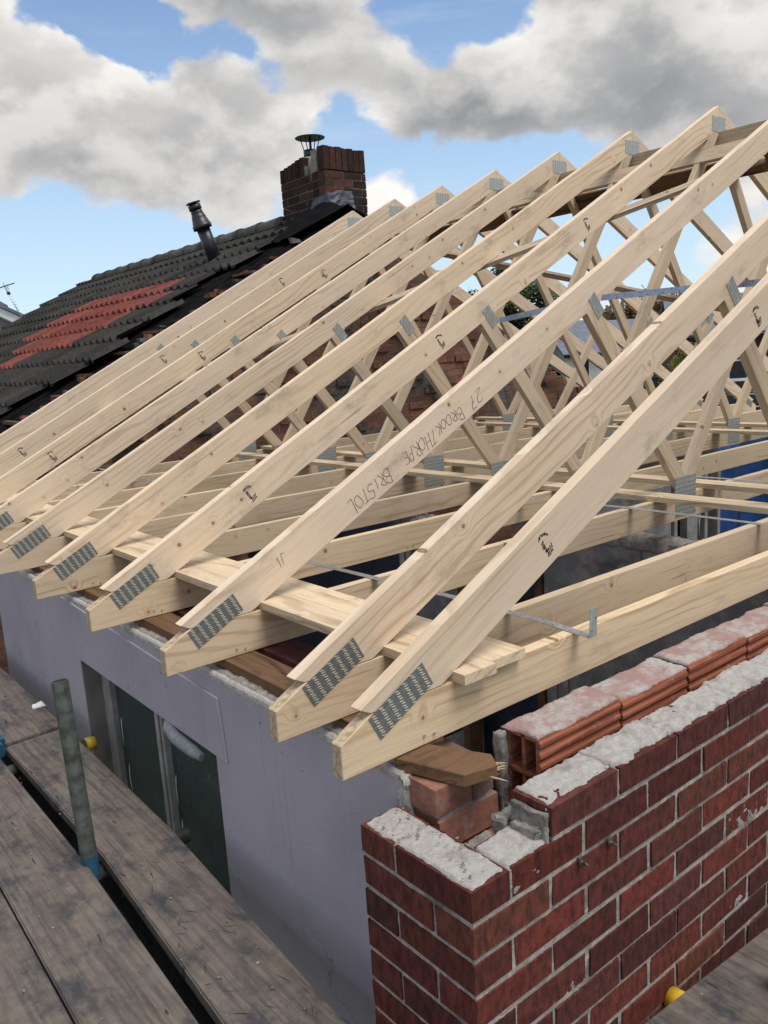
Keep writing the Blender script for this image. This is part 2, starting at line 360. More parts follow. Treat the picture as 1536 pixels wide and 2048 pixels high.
# ------------------------------------------------------------------ trusses
RA, RS, RU = .111, .5155, -.027       # rafter top line, slope, underside intercept
SPAN = 8.107; HX = SPAN / 2; T = .035
ANG = math.atan(RS); CA = math.cos(ANG)
def tY(k): return 0.0 if k == 0 else .253 + .6 * (k - 1)
def timber(name, poly, org, ang, m, parent, y0=0, y1=T, bev=.0018):
    """poly in truss x/z coordinates; the mesh's own X runs along the grain"""
    ca, sa = math.cos(ang), math.sin(ang)
    loc = [((x - org[0]) * ca + (z - org[1]) * sa, -(x - org[0]) * sa + (z - org[1]) * ca) for x, z in poly]
    bm = bmesh.new(); prism(bm, loc, y0, y1)
    return obj(name, bm, m, parent, (org[0], 0, org[1]), (0, -ang, 0), bevel=bev)
def mir(poly): return [(SPAN - x, z) for x, z in poly][::-1]
def strut(p, q, w):
    d = Vector((q[0] - p[0], q[1] - p[1])).normalized(); n = Vector((-d.y, d.x)) * w / 2
    return [(p[0] - d.x * .3 + n.x, p[1] - d.y * .3 + n.y), (p[0] - d.x * .3 - n.x, p[1] - d.y * .3 - n.y), (q[0] + d.x * .3 - n.x, q[1] + d.y * .3 - n.y), (q[0] + d.x * .3 + n.x, q[1] + d.y * .3 + n.y)]
def nailplate(name, cx, cz, w, h, ang, parent, cols, rows, base, slotm, sw=.0105, sh=.0028, stag=.35, slant=.0, yf=-.0016):
    bm = bmesh.new(); box(bm, (-w / 2, yf, -h / 2), (w / 2, -.0001, h / 2))
    for i in range(cols):
        for j in range(rows):
            x = (i + .5) / cols * w - w / 2 + (stag * sw * (1 if j % 2 else -1)) * .5; z = (j + .5) / rows * h - h / 2
            a = slant + rnd.uniform(-.12, .12); ca, sa = math.cos(a), math.sin(a)
            if rnd.random() < .03: continue
            vs = [bm.verts.new((x + u * ca * sw / 2 - v * sa * sh / 2, yf - .0006, z + u * sa * sw / 2 + v * ca * sh / 2)) for u, v in ((-1, -1), (1, -1), (1, 1), (-1, 1))]
            f = bm.faces.new(vs); f.material_index = 1
    return obj(name, bm, [M[base], M[slotm]], parent, (cx, 0, cz), (0, -ang, 0))
def wavyplate(name, cx, cz, w, h, parent, horiz, n, yf=-.0016, slotm='slotg'):
    """pressed plate with rows of teeth that read as wavy lines"""
    bm = bmesh.new(); box(bm, (-w / 2, yf, -h / 2), (w / 2, -.0001, h / 2))
    for i in range(n):
        t = (i + .5) / n - .5; st = 14
        for k in range(st):
            s0 = (k + .08) / st - .5; s1 = (k + .78) / st - .5; o = .12 / n * (1 if k % 2 else -1); hw = .17 / n
            if horiz: q = [(s0 * w, (t + o - hw) * h), (s1 * w, (t + o - hw) * h), (s1 * w, (t + o + hw) * h), (s0 * w, (t + o + hw) * h)]
            else: q = [((t + o - hw) * w, s0 * h), ((t + o + hw) * w, s0 * h), ((t + o + hw) * w, s1 * h), ((t + o - hw) * w, s1 * h)]
            f = bm.faces.new([bm.verts.new((a, yf - .0006, b)) for a, b in q]); f.material_index = 1
    return obj(name, bm, [M['plateg'], M[slotm]], parent, (cx, 0, cz))

def make_truss():
    t = empty('roof_truss')
    th = .122
    tie = [(0, 0), (SPAN, 0), (SPAN, .078), (SPAN - .085, th), (.085, th), (0, .078)]
    bm = bmesh.new(); prism(bm, tie, 0, T)
    for f in bm.faces:
        c = f.calc_center_median()
        if c.x < .06 or c.x > SPAN - .06: f.material_index = 1
    obj('bottom_chord', bm, [M['tie'], M['endgrain']], t, bevel=.0018)
    raf = [(.055, RA + RS * .055), (.085, .1232), ((th + .0012 - RU) / RS, .1232), (HX - .0006, RU + RS * HX), (HX - .0006, RA + RS * HX)]
    timber('rafter', raf, (0, RA), ANG, M['truss'], t)
    timber('rafter', mir(raf), (SPAN, RA), -ANG, M['truss'], t)
    J = 2.705
    A = strut((1.99, 1.02), (2.735, .122), .076)
    A = clip(A, 0, -1, -.1232); A = clip(A, 1, 0, J); A = clip(A, -RS, 1, RU - .0012)
    B = strut((2.70, .14), (4.005, 2.03), .072)
    B = clip(B, 0, -1, -.1232); B = clip(B, -1, 0, -(J + .0012)); B = clip(B, 1, 0, HX - .0006); B = clip(B, -RS, 1, RU - .0012)
    aA = math.atan2(.122 - 1.02, 2.735 - 1.99); aB = math.atan2(1.89, 1.305)
    timber('web', A, (1.99, 1.02), aA, M['web'], t); timber('web', B, (2.7, .14), aB, M['web'], t)
    timber('web', mir(A), (SPAN - 1.99, 1.02), math.pi - aA, M['web'], t); timber('web', mir(B), (SPAN - 2.7, .14), math.pi - aB, M['web'], t)
    pc = (.1700, .1262)
    nailplate('heel_plate', pc[0], pc[1], .178, .064, math.atan(.52), t, 7, 9, 'plate', 'slot', sw=.0108, sh=.0030, stag=.15, slant=-.45)
    nailplate('heel_plate', SPAN - pc[0], pc[1], .178, .064, -math.atan(.52), t, 7, 9, 'plate', 'slot', sw=.0108, sh=.0030, stag=.15, slant=.45)
    wavyplate('apex_plate', HX, 2.095, .15, .085, t, False, 6)
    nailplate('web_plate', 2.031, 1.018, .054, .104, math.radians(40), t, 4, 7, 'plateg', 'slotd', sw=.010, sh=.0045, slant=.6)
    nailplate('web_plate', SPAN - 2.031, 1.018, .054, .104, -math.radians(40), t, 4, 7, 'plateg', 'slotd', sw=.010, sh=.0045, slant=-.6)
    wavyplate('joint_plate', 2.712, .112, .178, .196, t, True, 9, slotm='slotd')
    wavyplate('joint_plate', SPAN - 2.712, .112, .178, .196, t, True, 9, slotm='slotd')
    for x, z in ((.262, .018), (.232, .023)):
        bm = bmesh.new(); tube(bm, [(x, .002, z), (x - .004, -.004, z + .001)], [.0022, .0034], 8); obj('nail', bm, M['galv'], t)
    return t
def copy_thing(o, name=None):
    c = o.copy(); link(c)
    for ch in o.children:
        d = ch.copy(); link(d); d.parent = c
        for g in ch.children:
            e = g.copy(); link(e); e.parent = d
    return c
proto = make_truss()
TL = ['nearest pale roof truss, its heel overhanging the corner beside the broken brick pier',
      'second nearest roof truss, set closest behind the one overhanging the brick pier',
      'roof truss with an address handwritten upside down in black marker along its rafter',
      'roof truss with black grade stamps just behind the one with the handwritten address',
      'fourth roof truss back from the handwritten one counting none for itself, second behind it, with plain unmarked rafter',
      'plain roof truss midway along the row, three behind the handwritten one',
      'fourth roof truss behind the handwritten one, its heel plate at the left edge',
      'third roof truss from the old brick party wall, with small grade stamps',
      'second roof truss from the old brick party wall, with small grade stamps',
      'last roof truss at the far end, against the old brick party wall below the chimney']
TL[4] = 'plain unmarked roof truss, second behind the one with the handwritten address'
trusses = []
for k in range(10):
    t = proto if k == 0 else copy_thing(proto)
    t.location = (0, tY(k), 0)
    t['label'] = TL[k]; t['category'] = 'roof truss'; t['group'] = 'timber roof trusses in a row'
    trusses.append(t)
for k in range(1, 10):   # a little human error in the setting out
    trusses[k].rotation_euler = (0, 0, rnd.uniform(-.0012, .0012))

# writing and grade stamps on the near faces of rafters
def ribbon(bm, pts, w, y=-.0007):
    V = [Vector(p) for p in pts]
    for i in range(len(V) - 1):
        a, b = V[i], V[i + 1]; d = (b - a)
        if d.length < 1e-6: continue
        d.normalize(); n = Vector((-d.y, d.x)) * w / 2; e = d * w * .3
        q = [a - e + n, a - e - n, b + e - n, b + e + n]
        bm.faces.new([bm.verts.new((p.x, y, p.y)) for p in q])
def arc(cx, cy, rx, ry, a0, a1, n=10): return [(cx + rx * math.cos(math.radians(a0 + (a1 - a0) * i / n)), cy + ry * math.sin(math.radians(a0 + (a1 - a0) * i / n))) for i in range(n + 1)]
GL = {'2': [arc(.35, .72, .3, .26, 160, -40) + [(.05, .02), (.7, .08)]],
      '7': [[(.05, .95), (.65, 1), (.3, 0)], [(.15, .5), (.6, .55)]],
      'B': [[(.12, 0), (.15, 1)], [(.05, .95)] + arc(.2, .75, .4, .24, 90, -90, 8) + arc(.2, .26, .5, .26, 90, -90, 8)],
      'R': [[(.12, 0), (.14, .98)], [(.08, .98)] + arc(.2, .75, .42, .23, 90, -90, 8) + [(.65, 0)]],
      'O': [arc(.36, .45, .33, .42, 80, 450, 14)], 'K': [[(.12, 0), (.14, 1)], [(.62, .95), (.14, .42), (.68, .02)]],
      'T': [[(0, .95), (.7, 1.0)], [(.36, 1), (.3, 0)]], 'H': [[(.1, 0), (.12, 1)], [(.58, 0), (.6, 1)], [(.1, .5), (.6, .52)]],
      'P': [[(.14, 0), (.15, 1)], [(.1, .96)] + arc(.2, .72, .4, .25, 90, -90, 8)],
      'E': [[(.6, .98), (.15, .95), (.12, .02), (.62, .05)], [(.13, .5), (.52, .52)]], 'I': [[(.2, 0), (.24, .95)]],
      'S': [arc(.36, .73, .26, .22, 30, 250, 8) + arc(.34, .25, .28, .25, 80, -140, 8)], 'L': [[(.15, 1), (.1, .03), (.6, .05)]], ' ': []}
def write(text, s0, perp, hgt, adv, parent, name='handwriting', flip=True, w=.0019, yk=0):
    bm = bmesh.new(); s = 0
    for ch in text:
        hh = hgt * rnd.uniform(.85, 1.18); sk = rnd.uniform(-.05, .32); dy = rnd.uniform(-.12, .12) * hh
        for st in GL[ch]:
            st2 = []
            for a_, b_ in zip(st, st[1:]): st2 += [(a_[0] + (b_[0] - a_[0]) * q / 4, a_[1] + (b_[1] - a_[1]) * q / 4) for q in range(4)]
            st2.append(st[-1]); sd_ = rnd.uniform(0, 50)
            P = [((s + (x + sk * y + .10 * noise.noise((x * 3, y * 3, sd_))) * hh * .85), y * hh + dy + .10 * hh * noise.noise((x * 3, y * 3, sd_ + 9))) for x, y in st2]
            if flip: P = [(-x, -y) for x, y in P]
            ribbon(bm, P, w)
        s += adv * (1 if ch != 'I' else .6)
    z0 = -(perp) if not flip else -perp
    return obj(name, bm, M['ink'], parent, (s0, 0, z0))
def rafter_of(t): return [c for c in t.children if c.name.startswith('rafter') and c.location.x < 1][0]
def raf_local(s): return s   # mesh X of a rafter runs from (0,RA) up the slope
r2 = rafter_of(trusses[2])
write('27', 1.462, .055, .050, .040, r2, w=.0017)
write('BROOKTHORPE', 1.345, .054, .045, .0300, r2, w=.0017)
write('BRISTOL', .950, .056, .048, .0330, r2, w=.0017)
bm = bmesh.new(); ribbon(bm, [(0, 0), (.004, .034)], .0016); ribbon(bm, [(.012, .002), (.02, .036)], .0016); ribbon(bm, [(.004, .034), (-.005, .026)], .0014); ribbon(bm, [(.02, .036), (.034, .03)], .0014)
obj('handwriting', bm, M['ink'], r2, (.425, 0, -.072))
def stamp(parent, s, seed):
    R = random.Random(seed); bm = bmesh.new()
    def glyph(x, z, h, a=0):
        for _ in range(3):
            q = [(x + R.uniform(-.35, .35) * h, z + R.uniform(-.5, .5) * h) for _ in range(3)]; ribbon(bm, q, .0019)
    for i in range(7):      # arched word
        t = math.radians(150 - i * 20); glyph(-.004 + .019 * math.cos(t), .020 + .011 * math.sin(t), .009)
    for i in range(4): glyph(-.014 + i * .0025, .012 - i * .0085, .0095); glyph(-.009 + i * .0025, .012 - i * .0085, .008)
    for i in range(4):
        for j in range(3): glyph(-.001 + i * .0062 + j * .001, -.017 - j * .0075 + i * .0035, .007)
    return obj('grade_stamp', bm, M['stampink'], parent, (s, 0, -.066), (0, math.radians(10), 0))
for k, ss in {0: (.715, 1.885), 3: (.715, 1.882, 3.087), 7: (.743, 1.94, 3.131), 8: (.738, 1.937, 3.141)}.items():
    for s in ss: stamp(rafter_of(trusses[k]), s, k * 10 + int(s * 3))

# ------------------------------------------------------------------ loose boards and bracing
def plank(name, p0, p1, w, th, m, label, cat, group=None, up=(0, 0, 1), bev=.002, warp=0):
    p0, p1 = Vector(p0), Vector(p1); d = (p1 - p0); L = d.length; d.normalize(); u = Vector(up); u = (u - d * u.dot(d)).normalized(); s = u.cross(d)
    bm = bmesh.new(); n = 6 if warp else 1
    for i in range(1): box(bm, (0, -w / 2, -th), (L, w / 2, 0))
    R = Matrix((d, s, u)).transposed().to_4x4(); R.translation = p0
    es = list(bm.edges)
    o = obj(name, bm, m, None, bevel=bev); o.matrix_world = R
    return tag(o, label, cat, group)
plank('eaves_board', (.378, -.040, .1475), (.378, 5.05, .1475), .104, .0245, M['binder'], 'long pale board over the truss ties near the heels, nearer the lilac wall', 'board', 'boards laid along the truss ties')
plank('eaves_board', (.492, -.022, .1465), (.492, 5.05, .1465), .118, .0235, M['binder'], 'long pale board butted against the inner side of the heel board', 'board', 'boards laid along the truss ties')
plank('binder_board', (2.50, .255, .1475), (2.50, 5.1, .1475), .115, .0245, M['binder'], 'grey-tinged board laid across the ties on the left side of the web joints', 'board', 'boards laid along the truss ties')
plank('binder_board', (2.93, .24, .1475), (2.93, 5.1, .1475), .115, .0245, M['binder'], 'pale board laid across the ties on the far side of the left web joints', 'board', 'boards laid along the truss ties')
plank('binder_board', (5.13, -.02, .1475), (5.13, 5.1, .1475), .115, .0245, M['binder'], 'thin board across the ties just before the far row of web joints', 'board', 'boards laid along the truss ties')
plank('binder_board', (5.62, -.02, .1475), (5.62, 5.1, .1475), .115, .0245, M['binder'], 'thin board across the ties just behind the far row of web joints', 'board', 'boards laid along the truss ties')
plank('ridge_binder', (4.068, -.1, 2.052), (4.068, 5.1, 2.052), .024, .098, M['brace'], 'weathered grey board on edge right beneath the truss peaks', 'board', 'ridge boards under the truss peaks')
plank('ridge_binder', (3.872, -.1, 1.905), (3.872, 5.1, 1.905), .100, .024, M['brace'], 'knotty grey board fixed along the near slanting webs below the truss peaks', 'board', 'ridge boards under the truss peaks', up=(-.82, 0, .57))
plank('ridge_binder', (4.262, -.1, 1.872), (4.262, 5.1, 1.872), .120, .024, M['old_and_shaded_wood'], 'board with shade painted in dark brown, along the far slanting webs below the truss peaks', 'board', 'ridge boards under the truss peaks', up=(.82, 0, .57))  # dark colour stands in for the shade on its down-facing side
nn = Vector((-RS, 0, 1)).normalized()
plank('diagonal_brace', (.98, 4.95, RU + RS * .98 - .001), (3.42, .86, RU + RS * 3.42 - .001), .095, .022, M['brace'], 'long grey diagonal brace nailed under the near rafters', 'brace', 'diagonal braces under the rafters', up=nn)
nf = Vector((RS, 0, 1)).normalized()
plank('diagonal_brace', (4.45, 4.75, RU + RS * (SPAN - 4.45) - .001), (7.15, .6, RU + RS * (SPAN - 7.15) - .001), .095, .022, M['brace'], 'long diagonal brace nailed under the far rafters', 'brace', 'diagonal braces under the rafters', up=nf)

# ------------------------------------------------------------------ steel straps
def strap(name, pts, side, w, label, m, holes=True):
    """flat band following pts; side = width direction"""
    bm = bmesh.new(); s = Vector(side).normalized() * w / 2; th = .0015
    P = [Vector(p) for p in pts]
    for i in range(len(P) - 1):
        a, b = P[i], P[i + 1]; d = (b - a).normalized(); n = d.cross(s).normalized() * th / 2
        vs = [bm.verts.new(q) for q in (a - s - n, a + s - n, a + s + n, a - s + n, b - s - n, b + s - n, b + s + n, b - s + n)]
        for q in ((0, 1, 2, 3), (4, 7, 6, 5), (0, 4, 5, 1), (1, 5, 6, 2), (2, 6, 7, 3), (3, 7, 4, 0)): bm.faces.new([vs[j] for j in q])
        if holes:
            L = (b - a).length; k = .02; j = 0
            while k < L - .01:
                c = a + d * k + s * (.45 if j % 2 else -.45)
                for sg in (1, -1):
                    ring = [bm.verts.new(c + n * sg * 1.5 + (d * math.cos(t) + s.normalized() * math.sin(t)) * .0024) for t in [x * math.pi / 4 for x in range(8)]]
                    f = bm.faces.new(ring); f.material_index = 1
                k += .032; j += 1
    return tag(obj(name, bm, [m, M['ink']]), label, 'strap', 'perforated galvanised restraint straps')
strap('restraint_strap', [(.762, 1.29, .1245), (.790, .5, .1245), (.786, .1, .1245), (.770, -.058, .1235)], (1, 0, 0), .028, 'perforated steel strap lying across the nearest ties, joined at the bend to its upturned end', M['galv'])
bm_ = None
up_ = strap('restraint_strap', [(.770, -.059, .124), (.766, -.066, .205)], (1, 0, 0), .030, 'x', M['plateg'])
up_.parent = [o for o in COL.objects if o.name == 'restraint_strap'][0]
for k_ in ('label', 'category', 'group'):
    del up_[k_]
up_.name = 'upturned_end'
[o for o in COL.objects if o.name == 'restraint_strap'][0]['label'] = 'perforated steel strap across the nearest ties with its end bent upward'
strap('restraint_strap', [(2.19, 1.55, .127), (2.262, .85, .1245), (2.25, .25, .1245), (2.25, -.3, .13)], (1, .1, 0), .03, 'bright steel strap lying over the ties in front of the left web joints', M['galv'])
strap('restraint_strap', [(3.02, 1.0, .152), (3.05, .5, .150), (3.06, -.2, .149)], (1, 0, 0), .03, 'steel strap lying on the pale board behind the left web joints', M['galv'])
strap('restraint_strap', [(2.105, 1.47, 1.000), (2.065, .87, 1.050), (2.15, .52, 1.052), (2.265, .25, 1.052), (2.34, -.12, 1.075)], (.12, 0, 1), .025, 'steel strap with bluish film running along the rafters at half height, by the dark conifer', M['strapblue'])
strap('restraint_strap', [(1.45, 5.2, .13), (1.41, 4.5, .127), (1.40, 3.6, .125)], (1, 0, 0), .03, 'dull steel strap across the furthest ties near the brick party wall', M['plateg'])

# ------------------------------------------------------------------ front lilac wall
lw = empty('lilac_wall', (.14, 1.6, -2.7), 'lilac painted rendered house wall with a boarded window under the truss heels', 'wall')
def child_world(o, parent): o.parent = parent; o.matrix_parent_inverse = Matrix.Translation(parent.location).inverted(); return o
WY0, WY1 = -.02, 3.30
oy0, oy1, oz0, oz1 = .885, 2.07, -1.55, -.285
bm = bmesh.new()
def face_grid(bm, y0, y1, z0, z1, x):
    box(bm, (x, y0, z0), (.30, y1, z1))
box(bm, (.14, WY0, -2.7), (.30, oy0, -.035)); box(bm, (.14, oy1, -2.7), (.30, WY1, -.035))
box(bm, (.14, oy0, -2.7), (.30, oy1, oz0)); box(bm, (.14, oy0, oz1), (.30, oy1, -.035))
bmesh.ops.remove_doubles(bm, verts=bm.verts, dist=1e-5)
child_world(obj('render', bm, M['lilac']), lw)
bm = bmesh.new(); prism(bm, [(.805, -.302), (2.22, -.288), (2.20, -.045), (.826, -.10)], .1325, .1405, 'x')
child_world(obj('lintel_panel', bm, M['lilac'], bevel=.002), lw)
bm = bmesh.new(); box(bm, (.142, oy1 - .002, oz0), (.30, oy1 + .004 - .004 + .0005, oz1 - .001)); child_world(obj('reveal', bm, M['greywall']), lw)
bm = BM(); lumpy(bm, .1395, .158, WY0, 3.3, -.05, -.027, res=.0045, amp=.004, edge=.0015, seed=3)
child_world(obj('mortar_edge', bm, M['bed']), lw)
bm = BM(); lumpy(bm, .156, .196, WY0, 3.3, -.06, -.030, res=.007, amp=.010, edge=.004, seed=41)
child_world(obj('crumbled_mortar', bm, M['rubble']), lw)
bm = bmesh.new(); lumpy(bm, .185, .335, .16, WY1, -.05, -.028, res=.015, amp=.004, seed=9)
child_world(obj('bedding', bm, M['rubble']), lw)
# broken corner edge of the render
bm = bmesh.new()
crag(bm, (.1385, WY0 - .016, -.20), (.166, WY0 + .012, -.032), res=.005, amp=.009, seed=3)
child_world(obj('broken_edge', bm, M['bed']), lw)
# window
win = empty('window', (.22, 1.48, -.9)); win.parent = lw; win.matrix_parent_inverse = Matrix.Translation(lw.location).inverted()
def wpart(name, bm, m, par=win, **k):
    o = obj(name, bm, m, **k); o.parent = par; o.matrix_parent_inverse = (par.matrix_parent_inverse.inverted() @ Matrix.Translation(Vector((0, 0, 0)))) if False else Matrix.Identity(4); return o
def rel(bm, org):
    bmesh.ops.translate(bm, verts=bm.verts, vec=-Vector(org)); return bm
wo = (.22, 1.48, -.9); frame = bmesh.new()
box(frame, (.214, 1.985, oz0), (.262, 2.067, oz1)); box(frame, (.214, 1.470, oz0), (.262, 1.535, oz1 - .0005)); box(frame, (.205, 1.487, oz0), (.2135, 1.512, oz1 - .001))
box(frame, (.214, oy0 + .001, oz0), (.262, .935, oz1)); box(frame, (.2155, .935, oz1 - .06), (.262, 1.47, oz1)); box(frame, (.2155, 1.535, oz1 - .06), (.262, 1.985, oz1))
wpart('frame', rel(frame, wo), M['upvc'], bevel=.003)
for a, b in ((1.5355, 1.9845), (.9355, 1.4695)):
    g = bmesh.new(); box(g, (.2400, a, oz0), (.246, b, oz1 - .0605)); wpart('pane', rel(g, wo), M['patternglass'])
# peeling film at the pane edges
g = bmesh.new()
for y, zz in ((1.955, -.55), (1.93, -.75), (1.575, -.70), (1.452, -.62), (1.44, -.8), (1.0, -.68), (.96, -.8)):
    prism(g, [(y, zz), (y + .012, zz - .02), (y + .016, zz - .09), (y + .006, zz - .13), (y + .009, zz - .06)], .2385, .2393, 'x')
wpart('film_scrap', rel(g, wo), M['white'])
# grey foam lagging wedged at the window head
bm = bmesh.new(); P = [(.150, 1.25, -.312), (.128, 1.20, -.315), (.118, 1.12, -.322), (.112, 1.05, -.318), (.118, 1.0, -.326), (.128, .962, -.336)]
tube(bm, P, [.015, .019, .021, .020, .019, .014], 14)
tag(obj('pipe_lagging', bm, M['foam']), 'tube of grey foam pipe lagging wedged at the window head in the lilac wall', 'pipe lagging')

def old(name, lo, hi, m, label, cat, group=None, bev=.003, jit=.003):
    bm = BM(); box(bm, lo, hi, jit=jit, c=(1, 1, 1)); o = obj(name, bm, m, bevel=bev); return tag(o, label, cat, group)
o = plank('wall_plate', (.243, 3.3, -.0015), (.236, .0, -.0015), .105, .030, M['old_and_shaded_wood'], 'old dark stained timber plate bedded along the top of the lilac wall', 'wall plate')
# splintered loose end over the corner
wp = empty('broken_plank', (.2, -.08, -.02), 'old brown plank end sticking out past the nearest truss, its tip splintered', 'plank')
bm = bmesh.new(); prism(bm, [(-.055, .085), (.035, .095), (.105, -.055), (.078, -.098), (-.002, -.078)], -.012, .018, 'z')
obj('plank', bm, M['old_and_shaded_wood'], wp, bevel=.002)
bm = bmesh.new()
for i in range(9):
    a = Vector((.060 + i * .0055, -.09 + i * .006, rnd.uniform(-.010, -.002))); d = Vector((rnd.uniform(.015, .04), -rnd.uniform(.012, .04), rnd.uniform(-.006, .004)))
    tube(bm, [a, a + d * .6, a + d], [.003, .0022, .0004], 5)
obj('splinter', bm, M['endgrain'], wp)
old('wall_beam', (.318, .62, -.048), (.432, 1.50, -.003), M['beam'], 'dark red painted timber behind the wall plate, under the second and third trusses', 'timber', 'dark red timbers behind the wall plate')
old('wall_beam', (.325, 1.62, -.05), (.43, 3.3, -.004), M['beam'], 'dark red painted timber behind the wall plate, farther length under the left trusses', 'timber', 'dark red timbers behind the wall plate')
old('wall_beam', (.315, .08, -.055), (.425, .36, -.008), M['beam'], 'short dark red timber hidden between the two nearest trusses', 'timber', 'dark red timbers behind the wall plate')

# ------------------------------------------------------------------ brickwork
def brick_tint(R, lo=.62, hi=1.25, warm=.2):
    b = R.uniform(lo, hi); w = R.uniform(-warm, warm)
    if R.random() < .12: w = .0; return (b * 1.15, b * 1.4, b * 1.25)
    return (b * (1 + w), b, b * (1 - w * .3))
XE = 3.2
yF, yB, xC = -.348, -.2455, .022
gw = empty('brick_wall', (xC, yF, -2.7), 'dark red rustic brick wall with pale joints and a broken stepped top', 'wall')
R = random.Random(3)
bm = BM(); NCR = 30; topz = -.098
def brk(x0, x1, y0, y1, z1, jit=.0015, **k):
    box(bm, (x0, y0, z1 - .0618), (x1, y1, z1), jit=jit, c=brick_tint(R, **k))
for c in range(NCR):
    z = topz - c * .075
    if c % 2 == 0:
        brk(xC, xC + .1025, yF, yF + .215, z); brk(xC, xC + .1025, yF + .225, yF + .327, z); x = xC + .1125
    else:
        brk(xC, xC + .215, yF, yB, z); brk(xC, xC + .1025, yF + .1125, yF + .327, z); x = xC + .225
    while x < XE and not (c > 12 and x > 2.2):
        L = .2120 + R.uniform(-.003, .003); o_ = R.uniform(-.002, .002)
        brk(x, x + L, yF + o_, yB + o_, z + R.uniform(-.001, .001)); x += L + .0132
x = .25
while x < XE:   # surviving upper course
    L = .215 if x > .26 else .214; brk(x, x + L, yF, yB, -.023, lo=.8, hi=1.15); x += L + .0105
child_world(obj('brickwork', bm, M['redbrick'], bevel=.0028), gw)
bm = bmesh.new()
box(bm, (xC + .0036, yF + .0036, -2.7), (XE, yB - .004, topz - .004)); box(bm, (xC + .0038, yB - .0035, -2.7), (xC + .098, yF + .322, topz - .0045)); box(bm, (.254, yF + .0038, topz - .0035), (XE, yB - .005, -.028))
def rough_face(fn, u0, u1, v0, v1, res, seed):
    nu, nv = int((u1 - u0) / res), int((v1 - v0) / res); g = []
    for i in range(nu + 1):
        row = []
        for j in range(nv + 1):
            u = u0 + (u1 - u0) * i / nu; v = v0 + (v1 - v0) * j / nv
            row.append(bm.verts.new(fn(u, v, .0036 + .0022 * noise.noise((u * 7, v * 7, seed)) + .0022 * noise.noise((u * 38, v * 38, seed)) + .0018 * noise.noise((u * 110, v * 110, seed)))))
        g.append(row)
    for i in range(nu):
        for j in range(nv): bm.faces.new((g[i][j], g[i + 1][j], g[i + 1][j + 1], g[i][j + 1]))
rough_face(lambda u, v, d: (u, yF + d, v), xC + .004, 2.3, -1.25, topz - .004, .0075, 3)
rough_face(lambda u, v, d: (xC + d, u, v), yF + .004, yF + .322, -1.25, topz - .004, .0065, 8)
rough_face(lambda u, v, d: (u, yF + d, v), .256, 2.3, topz - .004, -.03, .0075, 5)
child_world(obj('mortar_joints', bm, M['mortar']), gw)
bm = bmesh.new()
lumpy(bm, xC + .006, xC + .098, yF + .222, yF + .325, topz - .012, topz + .005, res=.0045, amp=.0048, edge=.007, seed=11)
lumpy(bm, xC + .005, xC + .099, yF + .006, yF + .217, topz - .012, topz + .005, res=.0045, amp=.0045, edge=.006, seed=12)
lumpy(bm, xC + .103, .262, yF + .008, yB - .004, topz - .012, topz + .006, res=.0055, amp=.004, edge=.006, seed=13)
x = .255
for L, dz in ((.205, .004), (.215, .009), (.30, .006), (.22, .010), (.25, .006), (.24, .010), (.30, .008), (.3, .009), (.3, .01), (.3, .01), (.25, .01)):
    lumpy(bm, x, x + L + .008, yF + .012, yB + .004, -.034, -.023 + dz, res=.005, amp=.0072, edge=.011, seed=20 + x * 10); x += L
child_world(obj('mortar_bed', bm, M['bed']), gw)
bm = bmesh.new()
crag(bm, (.238, yF + .006, topz - .004), (.2495, yB - .002, -.036), res=.004, amp=.005, seed=31)
crag(bm, (.225, yF + .02, topz - .004), (.246, yB - .010, topz + .028), res=.004, amp=.007, seed=36)
crag(bm, (.130, yB + .001, topz - .10), (.215, yB + .050, topz - .018), res=.006, amp=.010, seed=33)
crag(bm, (.225, yB + .002, topz - .10), (.36, yB + .042, topz + .014), res=.006, amp=.010, seed=35)
child_world(obj('mortar_lumps', bm, M['rubble']), gw)
for i, (x, z) in enumerate(((.330, -.172), (.428, -.172))):
    bm = bmesh.new(); tube(bm, [(x, yF + .004, z), (x, yF - .012, z - .001)], .004, 10); tube(bm, [(x + .003, yF - .004, z), (x + .003, yF - .007, z)], .0095, 14)
    tube(bm, [(x, yF - .012, z - .001), (x + .004, yF - .022, z - .004)], [.0035, .002], 8)
    tag(obj('wall_anchor', bm, M['rustmetal']), ('lower left of two rusty screw anchors in the dark red brick wall', 'upper right of two rusty screw anchors in the dark red brick wall')[i], 'wall anchor', 'screw anchors in the brick wall')

# inner leaf: hollow clay blocks
iw = empty('hollow_block_wall', (.38, -.15, -2.7), 'inner wall of ribbed orange hollow clay blocks behind the dark red brick wall', 'wall')
def hollow(x0, x1, zt, h=.19, y0=-.198, y1=-.098):
    bm = bmesh.new(); w = .011
    n = 7; prof = [(y0, zt)]
    for i in range(n):      # ribbed outer faces
        za = zt - h * (i + .12) / n; zb = zt - h * (i + .88) / n
        prof += [(y0, za), (y0 - .0045, za - .006), (y0 - .0045, zb + .006), (y0, zb)]
    prof += [(y0, zt - h), (y0 + w, zt - h), (y0 + w, zt)]
    prism(bm, prof, x0, x1, 'x')
    prism(bm, [(y1 - w, zt), (y1 - w, zt - h), (y1, zt - h), (y1, zt)], x0 + .001, x1, 'x')
    ym = (y0 + y1) / 2
    prism(bm, [(ym - .005, zt - w), (ym - .005, zt - h + w), (ym + .005, zt - h + w), (ym + .005, zt - w)], x0 + .003, x1, 'x')
    for zz in (zt, zt - h / 2 + w / 2, zt - h + w):
        prism(bm, [(y0 + w + .0003, zz), (y0 + w + .0003, zz - w), (ym - .0053, zz - w), (ym - .0053, zz)], x0 + .002, x1, 'x')
        prism(bm, [(ym + .0053, zz), (ym + .0053, zz - w), (y1 - w - .0003, zz - w), (y1 - w - .0003, zz)], x0 + .002, x1, 'x')
    return bm
